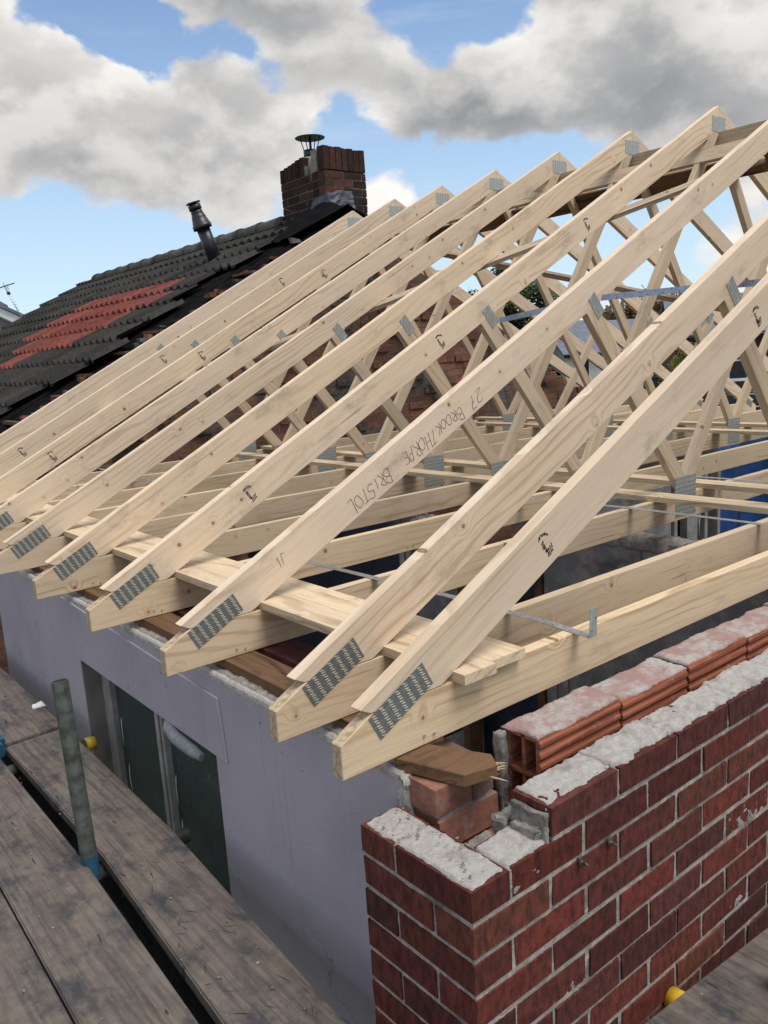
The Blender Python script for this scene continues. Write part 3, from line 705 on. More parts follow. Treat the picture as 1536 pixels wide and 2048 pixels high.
xs = [.386, .690, .985, 1.293, 1.60, 1.905, 2.21, 2.515, 2.82, 3.12]
for i in range(len(xs) - 1):
    zt = (.020, .012, .018, .012, .016, .012, .015, .012, .015)[i]
    b = hollow(xs[i] + .004, xs[i + 1] - .005, zt); child_world(obj('clay_block', b, M['clay'], bevel=.0012), iw)
    bm = bmesh.new(); lumpy(bm, xs[i] + .002, xs[i + 1] - .004, -.197, -.092, zt - .002, zt + .007, res=.0065, amp=.0045, edge=.006, seed=50 + i)
    child_world(obj('mortar_smear', bm, M['claytop']), iw)
    b = hollow(xs[i] - .15, xs[i + 1] - .157, -.19); child_world(obj('clay_block', b, M['clay'], bevel=.0012), iw)
for c in range(4):
    b = hollow(.25, 3.1, -.395 - .2 * c, h=.195); child_world(obj('clay_block', b, M['clay']), iw)
bm = bmesh.new(); box(bm, (.384, -.195, -.188), (3.1, -.10, -.1765)); child_world(obj('mortar_joint', bm, M['rubble']), iw)
bm = bmesh.new()
crag(bm, (.366, -.106, -.42), (.392, -.080, .016), res=.006, amp=.008, seed=5); crag(bm, (.372, -.200, -.42), (.392, -.104, -.155), res=.008, amp=.008, seed=7)
child_world(obj('plaster_edge', bm, M['rubble']), iw)

# pink brick end of the inner leaf under the plate
pb = empty('pink_brick_pier', (.22, -.07, -2.7), 'short pier of pinkish old bricks under the brown plank end', 'brick pier')
bm = BM(); R = random.Random(12)
for c in range(14):
    z = -.034 - c * .078
    if c % 2 == 0: box(bm, (.152, -.118, z - .068), (.258, .09, z), jit=.003, c=brick_tint(R, .85, 1.15)); box(bm, (.266, -.115, z - .068), (.330, .09, z), jit=.003, c=brick_tint(R, .8, 1.1))
    else: box(bm, (.158, -.121, z - .068), (.335, -.02, z), jit=.003, c=brick_tint(R, .85, 1.2)); box(bm, (.158, -.01, z - .068), (.335, .09, z), jit=.003, c=brick_tint(R, .85, 1.2))
child_world(obj('brickwork', bm, M['pinkbrick'], bevel=.004), pb)
bm = bmesh.new(); box(bm, (.158, -.112, -1.2), (.326, .088, -.040)); child_world(obj('mortar_joints', bm, M['rubble']), pb)

# ------------------------------------------------------------------ interior of the house
def room(name, lo, hi, m, label, cat='wall', parts=None):
    bm = BM(); box(bm, lo, hi, c=(1, 1, 1)); return tag(obj(name, bm, m), label, cat)

bm = bmesh.new(); box(bm, (.31, 0, -2.45), (8.0, 5.2, -2.4)); tag(obj('house_floor', bm, M['dark']), kind='structure')
pw = empty('partition_wall', (2.6, 1.0, -2.4), 'bare grey plastered partition wall inside the house, its broken top just below the ties', 'wall')
bm = bmesh.new(); box(bm, (2.6, 0, -2.4), (2.72, 1.66, -.115)); box(bm, (2.6, 2.36, -2.4), (2.72, 2.76, -.22))
child_world(obj('plaster', bm, M['plaster']), pw)
bm = bmesh.new(); lumpy(bm, 2.59, 2.73, .02, 1.66, -.16, -.10, res=.014, amp=.016, edge=.02, seed=4); lumpy(bm, 2.59, 2.73, 2.36, 2.78, -.25, -.19, res=.014, amp=.03, edge=.02, seed=6)
child_world(obj('broken_top', bm, M['rubble']), pw)
bm = bmesh.new(); box(bm, (2.585, 1.665, -2.4), (2.70, 1.715, -.35)); box(bm, (2.585, 2.30, -2.4), (2.70, 2.355, -.3)); child_world(obj('door_post', bm, M['old_and_shaded_wood'], bevel=.003), pw)
bm = bmesh.new(); box(bm, (2.58, 2.79, -2.4), (2.68, 2.83, -.25)); box(bm, (2.58, 2.85, -2.4), (2.68, 2.90, -.25)); box(bm, (2.592, 1.50, -2.4), (2.5985, 1.535, -.9)); box(bm, (2.592, 1.58, -2.4), (2.5985, 1.62, -.9)); child_world(obj('frame_strip', bm, M['upvc'], bevel=.002), pw)
def sheet(name, pts, t, m, label, n=24, amp=.02, seed=0):
    """crumpled hanging sheet between two plan points: pts = (x0,y0,x1,y1,z0,z1)"""
    x0, y0, x1, y1, z0, z1 = pts; bm = bmesh.new(); d = Vector((x1 - x0, y1 - y0, 0)).normalized(); nrm = Vector((d.y, -d.x, 0)); rows = []
    for side in (0, 1):
        g = []
        for i in range(n + 1):
            row = []
            for j in range(n + 1):
                u, v = i / n, j / n; p = Vector((x0 + (x1 - x0) * u, y0 + (y1 - y0) * u, z0 + (z1 - z0) * v))
                o = amp * (noise.noise((u * 5, v * 2, seed)) + .4 * noise.noise((u * 14, v * 9, seed + 3)))
                if j == n: p.z += amp * 2 * noise.noise((u * 9, 0, seed + 8))
                row.append(bm.verts.new(p + nrm * (o + side * t)))
            g.append(row)
        rows.append(g)
        for i in range(n):
            for j in range(n):
                q = (g[i][j], g[i + 1][j], g[i + 1][j + 1], g[i][j + 1]); f = bm.faces.new(q if side else q[::-1]); f.smooth = True
    a, b = rows
    for i in range(n):
        for g0, g1 in ((a[i][0], a[i + 1][0]), (a[i + 1][n], a[i][n])):
            pass
        bm.faces.new((a[i][0], a[i + 1][0], b[i + 1][0], b[i][0])); bm.faces.new((a[i + 1][n], a[i][n], b[i][n], b[i + 1][n]))
        bm.faces.new((a[0][i + 1], a[0][i], b[0][i], b[0][i + 1])); bm.faces.new((a[n][i], a[n][i + 1], b[n][i + 1], b[n][i]))
    return tag(obj(name, bm, m), label, 'sheet')
sheet('navy_sheet', (2.65, 5.1, 2.65, 2.93, -2.4, -.2), .003, M['navy'], 'dark navy plastic sheet hanging inside the house, left of the grey partition', seed=1)
sheet('navy_sheet', (2.74, 2.34, 2.74, 1.68, -2.4, -.35), .003, M['navy'], 'dark navy sheet across the doorway in the grey partition, seen past the pink bricks', seed=2)  # navy sheet set across the doorway to fill the opening
cw = empty('cross_wall', (6, 3.05, -2.4), 'broken grey cross wall far inside the house, with a torn white frame', 'wall')
bm = bmesh.new(); box(bm, (4.2, 3.02, -2.4), (6.05, 3.12, -.5)); child_world(obj('plaster', bm, M['plaster']), cw)
bm = bmesh.new()
for x in (6.08, 6.30, 6.62, 6.86): box(bm, (x, 3.0, -2.4), (x + .05, 3.08, -.3))
box(bm, (6.355, 3.01, -2.4), (6.50, 3.05, -.31)); prism(bm, [(6.50, -.32), (6.615, -.32), (6.57, -.75), (6.535, -1.1), (6.51, -.8)], 3.01, 3.03)
child_world(obj('torn_frame', bm, M['upvc']), cw)
bm = bmesh.new(); box(bm, (6.06, 3.13, -2.4), (6.9, 3.15, -.35)); child_world(obj('opening_shade_panel', bm, M['dark']), cw)  # near-black panel stands in for the shade inside the opening
sheet('tarpaulin', (6.93, 3.05, 7.34, 3.05, -2.4, -.22), .003, M['tarp'], 'bright blue tarpaulin inside the house seen under the ties at the right, left panel', seed=5)
sheet('tarpaulin', (7.40, 3.06, 8.6, 3.06, -2.4, -.18), .003, M['tarp'], 'bright blue tarpaulin inside the house, cut off by the right photo edge', seed=6)
bm = bmesh.new(); box(bm, (8.0, -.1, -2.7), (8.25, 5.2, -.03)); tag(obj('rear_wall', bm, M['plaster']), 'far eaves wall of the house that carries the other ends of the ties', 'wall')

# ------------------------------------------------------------------ party wall, neighbour's roof
PY = 5.2; RZ = 2.25; RX = 4.053; MM = .524
top = [(.2, -2.7), (.2, .0)]
x = .2
while x < RX - .05:
    z = RZ - MM * (RX - x) - .26 + rnd.uniform(-.02, .03); top.append((x, z)); x += .1125; top.append((x - .01, z + rnd.uniform(-.01, .015)))
x = RX
while x < 7.75:
    z = RZ - MM * (x - RX) - .07 + rnd.uniform(-.07, .05) - (.14 if x > 6.2 else 0); z = max(z, .25); L = rnd.choice((.1125, .225, .225)); top += [(x, z), (x + L - .006, z + rnd.uniform(-.008, .008))]; x += L
top += [(x, -.1), (8.1, -.15), (8.1, -2.7)]
bm = bmesh.new(); prism(bm, top, PY, PY + .22)
bmesh.ops.bevel(bm, geom=[e for e in bm.edges if e.calc_face_angle(0) > .5], offset=.004, segments=1, affect='EDGES')
R = random.Random(44)
for i in range(230):   # bricks standing proud of the wall face
    x = R.uniform(.9, 7.3); zt = RZ - MM * abs(x - RX) - .38
    if zt < .1: continue
    k_ = int(R.uniform(-2, zt / .075)); z = .075 * k_; x = .225 * int(x / .225) + (.1125 if k_ % 2 else 0)
    d = R.uniform(.004, .026); box(bm, (x + .006, PY - d, z + .006), (x + R.choice((.1, .213)), PY + .05, z + .069), jit=.004)
tag(obj('party_wall', bm, M['party']), 'rough old brick party wall patched with grey render behind the far trusses', 'wall')
lb = empty('loose_bricks', (6, PY, 1), 'loose jagged bricks left standing along the broken edge of the old party wall', 'bricks')
for i in range(46):
    bm = BM(); x = R.uniform(RX + .5, 7.6); z = max(.28, RZ - MM * (x - RX) - .07 - (.14 if x > 6.2 else 0)); M4 = Matrix.Translation((x, PY + .08, z + .02)) @ Matrix.Rotation(R.uniform(-.5, .5), 4, 'Z') @ Matrix.Rotation(R.uniform(-.15, .15), 4, 'Y')
    box(bm, (-.1, -.05, -.035), (.11, .05, .035), jit=.006, c=brick_tint(R, .5, 1.2), M=M4); child_world(obj('brick', bm, M['commonbrick'], bevel=.004), lb)

nh = empty('neighbour_house', (4.05, 8.8, -2.7), 'neighbouring semi-detached house with a dark tiled roof and a patch of new red tiles', 'house')
bm = bmesh.new(); box(bm, (.2, PY + .225, -2.7), (7.9, 12.0, -.05)); prism(bm, [(.25, -.04), (7.85, -.04), (RX, RZ - .15)], 11.85, 11.995)
child_world(obj('wall', bm, M['maroon']), nh)
R = random.Random(5)
def roof_side(sign):
    bm = BM(); g = .30; cs = 6
    k = 0
    for ci in range(-2, 13):
        xt = 3.95 - g * ci + .0; xb = xt - g     # upper and lower edge of this course (x), lower edge is the visible tooth line
        if xb < -.2: break
        xu = min(xt + .03, RX)
        if xb > RX - .05: continue
        yv = 5.42 + R.uniform(-.12, .28) + (.25 if 3.0 < xt < 3.4 else 0)
        y1 = 12.12 + R.uniform(-.015, .02)
        sp = .0375; n = int((y1 - yv) / sp); prev = None
        for i in range(n + 1):
            y = yv + sp * i; ph = ((y - 5.0) / .15) % 1.0; roll = .036 if (.40 < ph < .60) else (.028 if .3 < ph < .7 else 0.0)
            tl = int((y - 5.0) / .30 + (.5 if ci % 2 else 0)); rr = random.Random(tl * 31 + ci * 7)
            lift = .036 + rr.uniform(-.003, .007)
            zu = RZ - MM * (RX - xu) + roll + .002; zb = RZ - MM * (RX - xb) + roll + lift; dz = -.022
            X0 = RX - sign * (RX - xu); X1 = RX - sign * (RX - xb)
            cur = [bm.verts.new((X0, y, zu)), bm.verts.new((X1, y, zb)), bm.verts.new((X1 + sign * .004, y, zb + dz))]
            if prev:
                red = False
                ym = y - sp
                for a, b, y0_, y1_ in ((3.06, 2.74, 6.45, 9.0), (2.76, 2.44, 6.2, 9.15), (2.46, 2.14, 6.4, 9.2), (2.16, 1.84, 6.62, 8.5), (1.86, 1.54, 7.45, 8.12)):
                    if b < (xb + xu) / 2 < a and y0_ < ym < y1_: red = sign > 0
                if red: q = rr.uniform(.72, 1.15); c = (.200 * q, .060 * q, .050 * q)
                else: q = rr.uniform(.65, 1.3); c = (.036 * q, .0355 * q, .034 * q)
                f1 = bm.faces.new((prev[0], prev[1], cur[1], cur[0]) if sign > 0 else (prev[1], prev[0], cur[0], cur[1])); f2 = bm.faces.new((prev[1], prev[2], cur[2], cur[1]) if sign > 0 else (prev[2], prev[1], cur[1], cur[2])); paint(bm, (f1, f2), c)
            elif True:
                pass
            prev = cur
        # verge end of the course: a tile thickness
    return bm
child_world(obj('roof_tiles', roof_side(1), M['tile']), nh)
child_world(obj('roof_tiles', roof_side(-1), M['tile']), nh)
bm = bmesh.new(); prism(bm, [(-.1, RZ - MM * (RX + .1) - .03), (RX, RZ - .03), (8.2, RZ - MM * (RX + .1) - .03), (8.2, RZ - MM * (RX + .1) - .06), (RX, RZ - .06), (-.1, RZ - MM * (RX + .1) - .06)], 5.5, 12.05)
child_world(obj('roof_deck', bm, M['felt']), nh)
bm = BM(); y = 6.24; i = 0
while y < 11.2:
    L = .44; q = R.uniform(.8, 1.3); c = (.075 * q, .078 * q, .07 * q)
    for (ya, yb, ra, rb) in ((y, y + L, .118, .108), (y + L - .05, y + L, .124, .124)):
        A = []; 
        for yy, r in ((ya, ra), (yb, rb)):
            A.append([bm.verts.new((RX + r * math.cos(t), yy, RZ - .02 + r * .95 * math.sin(t))) for t in [math.pi * j / 12 for j in range(13)]])
        fs = [bm.faces.new((A[0][j], A[0][j + 1], A[1][j + 1], A[1][j])) for j in range(12)]
        fs.append(bm.faces.new(A[0][::-1])); fs.append(bm.faces.new(A[1])); 
        for f in fs[:12]: f.smooth = True
        paint(bm, fs, c)
    y += L - .01
child_world(obj('ridge_tiles', bm, M['tile']), nh)
# torn black felt over the verge, down the wall top
bm = bmesh.new(); nX, nV = 150, 16; g = []
for i in range(nX + 1):
    x = .0 + 3.95 * i / nX; row = []
    for j in range(nV + 1):
        v = j / nV
        if v < .6: y = 5.75 - (5.75 - 5.24) * v / .6; z = RZ - MM * (RX - x) - .012 - .10 * v
        else: y = 5.24 - .09 * math.sin((v - .6) / .4 * 1.5); z = RZ - MM * (RX - x) - .07 - (v - .6) / .4 * (.14 + .07 * noise.noise((x * 3, 2, 0)))
        q = noise.noise((x * 6, v * 4, 1)) * .022 + noise.noise((x * 19, v * 9, 2)) * .012
        row.append(bm.verts.new((x, y + q * 1.2 - .01, z + q)))
    g.append(row)
for i in range(nX):
    for j in range(nV): bm.faces.new((g[i][j], g[i + 1][j], g[i + 1][j + 1], g[i][j + 1]))
child_world(obj('roofing_felt', bm, M['felt']), nh)
x = .55
while x < 3.8:     # batten ends
    z = RZ - MM * (RX - x); y0 = 5.12 + R.uniform(-.03, .08)
    if R.random() < .8: bm = bmesh.new(); box(bm, (x, y0, z - .035), (x + .045, y0 + .35, z - .012), jit=.002); child_world(obj('batten', bm, M['old_and_shaded_wood']), nh)
    x += .30
bm = BM(); x = .3
while x < 3.6:    # cracked bits of tile and mortar along the verge
    if R.random() < .8:
        z = RZ - MM * (RX - x) - R.uniform(-.005, .07); q = R.uniform(.5, 1.6); c = R.choice(((.1, .095, .09), (.16, .06, .04), (.05, .05, .05)))
        yy = 5.13 + R.uniform(0, .12); box(bm, (x, yy, z - .03), (x + R.uniform(.03, .12), yy + R.uniform(.04, .09), z + R.uniform(-.01, .015)), jit=.012, c=tuple(a * q for a in c))
    x += R.uniform(.05, .14)
child_world(obj('verge_rubble', bm, M['tile']), nh)

# flue
fl = empty('flue_pipe', (3.41, 6.55, 1.90), 'black plastic flue with a ringed terminal sticking up from the dark tiled roof', 'flue')
fb = Vector((3.43, 6.565, 1.86)); ft = Vector((3.245, 6.62, 2.495)); d = ft - fb
def fp(t): return tuple(fb + d * t)
def fpl(t): return tuple(Vector(fp(t)) - Vector(fl.location))
bm = bmesh.new(); tube(bm, [fpl(0), fpl(.06)], [.098, .090], 22); tube(bm, [fpl(.05), fpl(.64)], .068, 22); obj('pipe', bm, M['plastic'], fl)
bm = bmesh.new(); tube(bm, [fpl(.60), fpl(.665), fpl(.67), fpl(.72), fpl(.725), fpl(.77), fpl(.84)], [.097, .097, .088, .083, .078, .074, .060], 22); obj('collar', bm, M['plastic'], fl)
bm = bmesh.new(); tube(bm, [fpl(.82), fpl(.87)], .060, 20); tube(bm, [fpl(.885), fpl(.96)], .065, 20); tube(bm, [fpl(.98), fpl(1.0)], [.075, .072], 20); tube(bm, [fpl(.80), fpl(.99)], .035, 10)
for q in range(4):
    a = q * math.pi / 2; o_ = Vector((math.cos(a), math.sin(a), 0)) * .052; tube(bm, [Vector(fpl(.82)) + o_, Vector(fpl(.99)) + o_], .007, 6)
obj('terminal', bm, M['plastic'], fl)
bm = bmesh.new(); lumpy(bm, -.16, .16, -.15, .15, -.04, 0, res=.02, amp=.008, edge=.01, seed=2, fn=lambda x, y, z: z + MM * x + .02 + .05 * math.exp(-(x * x + y * y) / .012)); obj('flashing', bm, M['lead'], fl)

# chimney
ch = empty('chimney', (4.3, 5.8, 2.0), 'weathered brick chimney stack with soldier bricks on top, black felt and lead round its base', 'chimney')
CX0, CX1, CY0, CY1 = 4.05, 4.545, 5.45, 6.22; CZ = 2.64
bm = BM(); R = random.Random(9); nb = 0
def cb(x0, x1, y0, y1, z0, z1, sc=1): q = brick_tint(R, .45, 1.15); q = tuple(a * sc * .50 for a in q); box(bm, (x0, y0, z0), (x1, y1, z1), jit=.003, c=q)
z = CZ - .0; course = 0
while z > 1.75:
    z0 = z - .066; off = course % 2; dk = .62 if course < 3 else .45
    y = CY0 + (0 if off else .1125)
    if off: pass
    x = CX0 if not off else CX0 + .1125
    # front (-Y) face
    x = CX0; first = True
    while x < CX1 - .03:
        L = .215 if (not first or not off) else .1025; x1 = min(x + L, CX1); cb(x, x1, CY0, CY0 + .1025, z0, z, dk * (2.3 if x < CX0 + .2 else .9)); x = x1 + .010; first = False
    y = CY0 + .1125; first = True
    while y < CY1 - .03:
        L = .215 if (not first or off) else .1025; y1 = min(y + L, CY1); cb(CX0, CX0 + .1025, y, y1, z0, z, dk); cb(CX1 - .1025, CX1, y, y1, z0, z, dk); y = y1 + .010; first = False
    x = CX0 + .1125
    while x < CX1 - .15: cb(x, min(x + .215, CX1 - .113), CY1 - .1025, CY1, z0, z, dk); x += .225
    z -= .076; course += 1
SZ = CZ + .010   # soldiers
x = CX0
i = 0
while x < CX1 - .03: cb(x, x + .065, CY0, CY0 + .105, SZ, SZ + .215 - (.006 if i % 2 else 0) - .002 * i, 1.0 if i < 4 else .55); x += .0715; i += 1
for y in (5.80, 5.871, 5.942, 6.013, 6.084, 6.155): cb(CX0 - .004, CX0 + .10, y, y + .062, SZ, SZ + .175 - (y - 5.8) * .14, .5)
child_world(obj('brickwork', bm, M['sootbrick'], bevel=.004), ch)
bm = bmesh.new(); box(bm, (CX0 + .0025, CY0 + .004, 1.75), (CX1 - .006, CY1 - .006, CZ - .004)); box(bm, (CX0 + .004, 5.78, CZ - .003), (CX1 - .12, CY1 - .004, SZ + .09)); child_world(obj('mortar_joints', bm, M['mortar_dark']), ch)
bm = bmesh.new(); lumpy(bm, CX0 + .05, CX1 - .03, 5.58, CY1 - .02, CZ, SZ + .17, res=.02, amp=.012, edge=.01, seed=8, fn=lambda x, y, z: z + .05 * math.exp(-((x - 4.28) ** 2 + (y - 5.92) ** 2) / .03) - max(0, y - 6.05) * .3)
child_world(obj('flaunching', bm, M['rubble']), ch)
bm = bmesh.new(); box(bm, (CX0 - .002, 5.575, CZ + .01), (CX0 + .06, 5.66, SZ + .20), jit=.006); child_world(obj('broken_mortar', bm, M['rubble'], bevel=.006), ch)
cow = obj('cowl', (lambda b: (tube(b, [(0, 0, .0), (0, 0, .004), (0, 0, .018), (0, 0, .032)], [.150, .152, .09, .012], 28), b)[1])(bmesh.new()), M['plastic'], None, (4.265, 5.955, 3.055)); child_world(cow, ch)
bm = bmesh.new()
for q in range(4):
    a = q * math.pi / 2 + .5; tube(bm, [(math.cos(a) * .11, math.sin(a) * .11, .003), (math.cos(a) * .06, math.sin(a) * .06, -.15)], .005, 6)
tube(bm, [(0, 0, .0), (0, 0, -.12)], .013, 8); tube(bm, [(0, 0, -.115), (0, 0, -.20)], .075, 20)
obj('cowl_leg', bm, M['plastic'], cow)
bm = bmesh.new(); n = 26; g = []
for i in range(n + 1):      # crumpled lead on the corner, near face then left face
    row = []
    for j in range(10):
        s = -.22 + .52 * i / n; v = j / 9
        hz = 2.24 + .20 * v + (.10 * max(0, s) if s > 0 else 0) - (0 if s > 0 else .03)
        q = noise.noise((s * 14, v * 5, 3)) * .016 + .012 + (1 - v) * .05
        p = (CX0 + s, CY0 - q, hz + noise.noise((s * 9, v, 9)) * .02) if s > 0 else (CX0 - q, CY0 - s, hz + noise.noise((s * 9, v, 9)) * .02)
        row.append(bm.verts.new(p))
    g.append(row)
for i in range(n):
    for j in range(9): bm.faces.new((g[i][j], g[i + 1][j], g[i + 1][j + 1], g[i][j + 1]))
child_world(obj('lead_flashing', bm, M['lead']), ch)
bm = bmesh.new(); n = 30; g = []
for i in range(n + 1):      # black felt dressed up against the stack
    row = []
    for j in range(12):
        s = -.85 + 1.30 * i / n; v = j / 11
        q = noise.noise((s * 8, v * 4, 5)) * .03
        if s < 0: bx, by = CX0 - .01, CY0 - s
        else: bx, by = CX0 + s, CY0 - .01
        out = (1 - v) ** 1.3 * (.55 if s < 0 else .32)
        hz0 = 2.36 - max(0, -s) * .20 - max(0, s) * .22
        X = bx - (out if s < 0 else out * .2); Y = by - (out * .25 if s < 0 else out)
        Z = RZ - MM * abs(RX - X) + .035 if v == 0 else None
        zb = RZ - MM * abs(RX - X) + .02
        Z = zb + (max(hz0, zb + .02) - zb) * v ** 1.5
        row.append(bm.verts.new((X + q * .5, Y + q * .5, Z + q)))
    g.append(row)
for i in range(n):
    for j in range(11): bm.faces.new((g[i][j], g[i + 1][j], g[i + 1][j + 1], g[i][j + 1]))
child_world(obj('felt_apron', bm, M['felt']), ch)

# ------------------------------------------------------------------ scaffold
BZ = -.55
def sboard(poly, label, z=BZ, cuts=0):
    bm = bmesh.new(); cx = sum(p[0] for p in poly) / len(poly); cy = sum(p[1] for p in poly) / len(poly)
    prism(bm, [(a - cx, b - cy) for a, b in poly], -.038, 0, 'z')
    es = [e for e in bm.edges if e.calc_face_angle(0) > .5]; bmesh.ops.bevel(bm, geom=es, offset=.004, segments=2, affect='EDGES')
    x0, x1 = max(min(p[0] for p in poly), -.8), max(p[0] for p in poly); R = random.Random(int(1000 * abs(cx)) + 5)
    for i in range(cuts):     # saw and knife cuts in the top face
        x = R.uniform(x0 + .07, x1 - .07); y = R.uniform(-.1, 1.7); L = R.uniform(.015, .06); a = R.choice((1.1, 1.25, 2.5, 1.9)) + R.gauss(0, .2); dx, dy = math.cos(a) * L / 2, math.sin(a) * L / 2; w = R.uniform(.0006, .0016)
        px, py = -math.sin(a) * w, math.cos(a) * w; X, Y = x - cx, y - cy
        f = bm.faces.new([bm.verts.new(q) for q in ((X - dx, Y - dy, .0006), (X + px, Y + py, .0006), (X + dx, Y + dy, .0006), (X - px, Y - py, .0006))]); f.material_index = 1
    return tag(obj('scaffold_board', bm, [M['board'], M['shade_and_cut']], None, (cx, cy, z)), label, 'scaffold board', 'grey scaffold boards')
sboard([(-.203, 2.03), (-.200, 1.0), (-.255, .0), (-.31, -.9), (-.10, -.9), (-.045, .0), (.017, 1.0), (.036, 2.04)], 'scratched grey scaffold board next to the lilac wall, in front of the window', cuts=60)
sboard([(-.215, 4.4), (-.195, 2.052), (.038, 2.060), (.045, 4.4)], 'short far scaffold board next to the lilac wall, beyond the dark butt joint', BZ + .003)
sboard([(-.235, 4.5), (-.252, 1.0), (-.287, .2), (-.345, -1.2), (-.545, -1.2), (-.490, .4), (-.474, 1.08), (-.455, 4.5)], 'grey scaffold board in the middle of the platform, left of the long dark gap', BZ + .004)
sboard([(-.459, 4.5), (-.478, 1.08), (-.494, .4), (-.549, -1.2), (-.775, -1.2), (-.72, .4), (-.70, 1.1), (-.68, 4.5)], 'grey scaffold board in the bottom left corner of the photo', BZ - .002)
sboard([(-.684, 4.5), (-.704, 1.1), (-.724, .4), (-.779, -1.2), (-1.0, -1.2), (-.945, .4), (-.93, 1.1), (-.91, 4.5)], 'outermost grey scaffold board along the left edge of the photo', BZ + .003)
o = sboard([(.15, -.37), (3.2, -.585), (3.2, -.81), (.15, -.595)], 'grey scaffold board beside the dark red brick wall in the bottom right corner', -.625)
o.rotation_euler = (0, 0, 0)
def stube(name, p0, p1, label, r=.02415, hollow=False, m='tube', group='steel scaffold tubes'):
    e = bmesh.new(); p0, p1 = Vector(p0), Vector(p1)
    tube(e, [p0, p1], r, 24, cap=not hollow)
    if hollow:
        q0 = p1 + (p1 - p0).normalized() * .0002; tube(e, [p1 - (p1 - p0).normalized() * .12, p1], r - .004, 24, cap=False)
        d = (p1 - p0).normalized(); u = (Vector((1, 0, 0)) - d * d.x).normalized(); v = d.cross(u)
        A = [[e.verts.new(p1 + (u * math.cos(t) + v * math.sin(t)) * rr) for t in [2 * math.pi * k / 24 for k in range(24)]] for rr in (r, r - .004)]
        for k in range(24): e.faces.new((A[0][k], A[0][(k + 1) % 24], A[1][(k + 1) % 24], A[1][k]))
    bmesh.ops.translate(e, verts=e.verts, vec=-p0)
    return tag(obj(name, e, M[m], None, tuple(p0)), label, 'scaffold tube', group)
st = stube('scaffold_tube', (-.243, .992, -.60), (-.231, 1.087, -.004), 'upright open-ended scaffold tube in front of the lilac wall, its foot painted blue', hollow=True)
bm = bmesh.new(); tube(bm, [(.0002, .002, .012), (.0015, .0120, .074)], .0245, 24, cap=False); obj('blue_paint_band', bm, M['bluepaint'], st)
stube('scaffold_tube', (-1.2, 1.03, -.617), (.085, 1.04, -.617), 'scaffold tube crossing under the boards and poking out toward the right window pane')
stube('scaffold_tube', (-1.2, 1.93, -.617), (.085, 1.95, -.617), 'scaffold tube under the boards by the butt joint, with a yellow end cap')
bm = bmesh.new(); tube(bm, [(.075, 1.95, -.617), (.115, 1.9505, -.617)], [.030, .027], 20); tag(obj('end_cap', bm, M['yellow'], bevel=0), 'yellow plastic cap on a tube end beside the lilac wall', 'end cap', 'yellow tube end caps')
stube('scaffold_tube', (.64, -1.6, -.692), (.66, -.400, -.690), 'scaffold tube under the board beside the dark red brick wall, with a yellow end cap')
bm = bmesh.new(); tube(bm, [(.660, -.405, -.690), (.660, -.352, -.690)], [.0300, .0275], 20); tag(obj('end_cap', bm, M['yellow']), 'yellow plastic cap on a tube end touching the dark red brick wall', 'end cap', 'yellow tube end caps')
stube('scaffold_tube', (.795, -.56, -2.7), (.795, -.56, -.545), 'upright dark scaffold tube just entering the photo at the bottom right edge', hollow=True)
stube('scaffold_tube', (-1.2, -.9, -.617), (.0, -.9, -.617), 'scaffold tube under the near ends of the boards, below the photo edge')
bm = bmesh.new(); box(bm, (-.36, -1.2, -.72), (-.10, 4.4, -.69)); tag(obj('gap_shade_board', bm, M['shade_and_cut'], bevel=.003), 'black board added under the long gap between the scaffold boards to darken it', 'board')  # added below the gap to make it dark and cover the wall behind
bm = bmesh.new()
box(bm, (-.268, 2.08, -.60), (-.19, 2.16, -.535)); tube(bm, [(-.23, 2.03, -.56), (-.23, 2.2, -.56)], .03, 14); tube(bm, [(-.255, 2.12, -.56), (-.255, 2.12, -.52)], .010, 8)
tag(obj('scaffold_clamp', bm, M['bluepaint'], bevel=.006), 'blue painted scaffold clamp at the far end of the gap between boards', 'clamp')
bm = bmesh.new(); lumpy(bm, -.005, .045, 2.33, 2.37, BZ + .003, BZ + .014, res=.008, amp=.010, edge=.008, seed=5); tag(obj('plastic_scrap', bm, M['white']), 'crumpled scrap of white plastic on the boards behind the upright tube', 'scrap')
bm = bmesh.new(); box(bm, (-1.3, -1.2, -2.66), (.13, 4.6, -2.64)); tag(obj('path', bm, M['dark']), kind='structure')

bm = bmesh.new(); R = random.Random(77)
for i in range(150):
    if i % 3: x, y, z = R.uniform(-.75, .0), R.uniform(.0, 2.0), BZ + .006
    else: x, y, z = R.uniform(.03, .12), R.uniform(-.34, -.03), topz + .012
    s_ = R.uniform(.0012, .0042); m4 = Matrix.Translation((x, y, z)) @ Matrix.Rotation(R.uniform(0, 6), 4, 'Z') @ Matrix.Diagonal((s_, s_ * R.uniform(.5, 1), s_ * .6, 1)); bmesh.ops.create_icosphere(bm, subdivisions=1, radius=1, matrix=m4)
tag(obj('plaster_crumbs', bm, M['rubble']), 'plaster crumbs scattered over the scaffold boards and wall top', 'debris', kind='stuff')

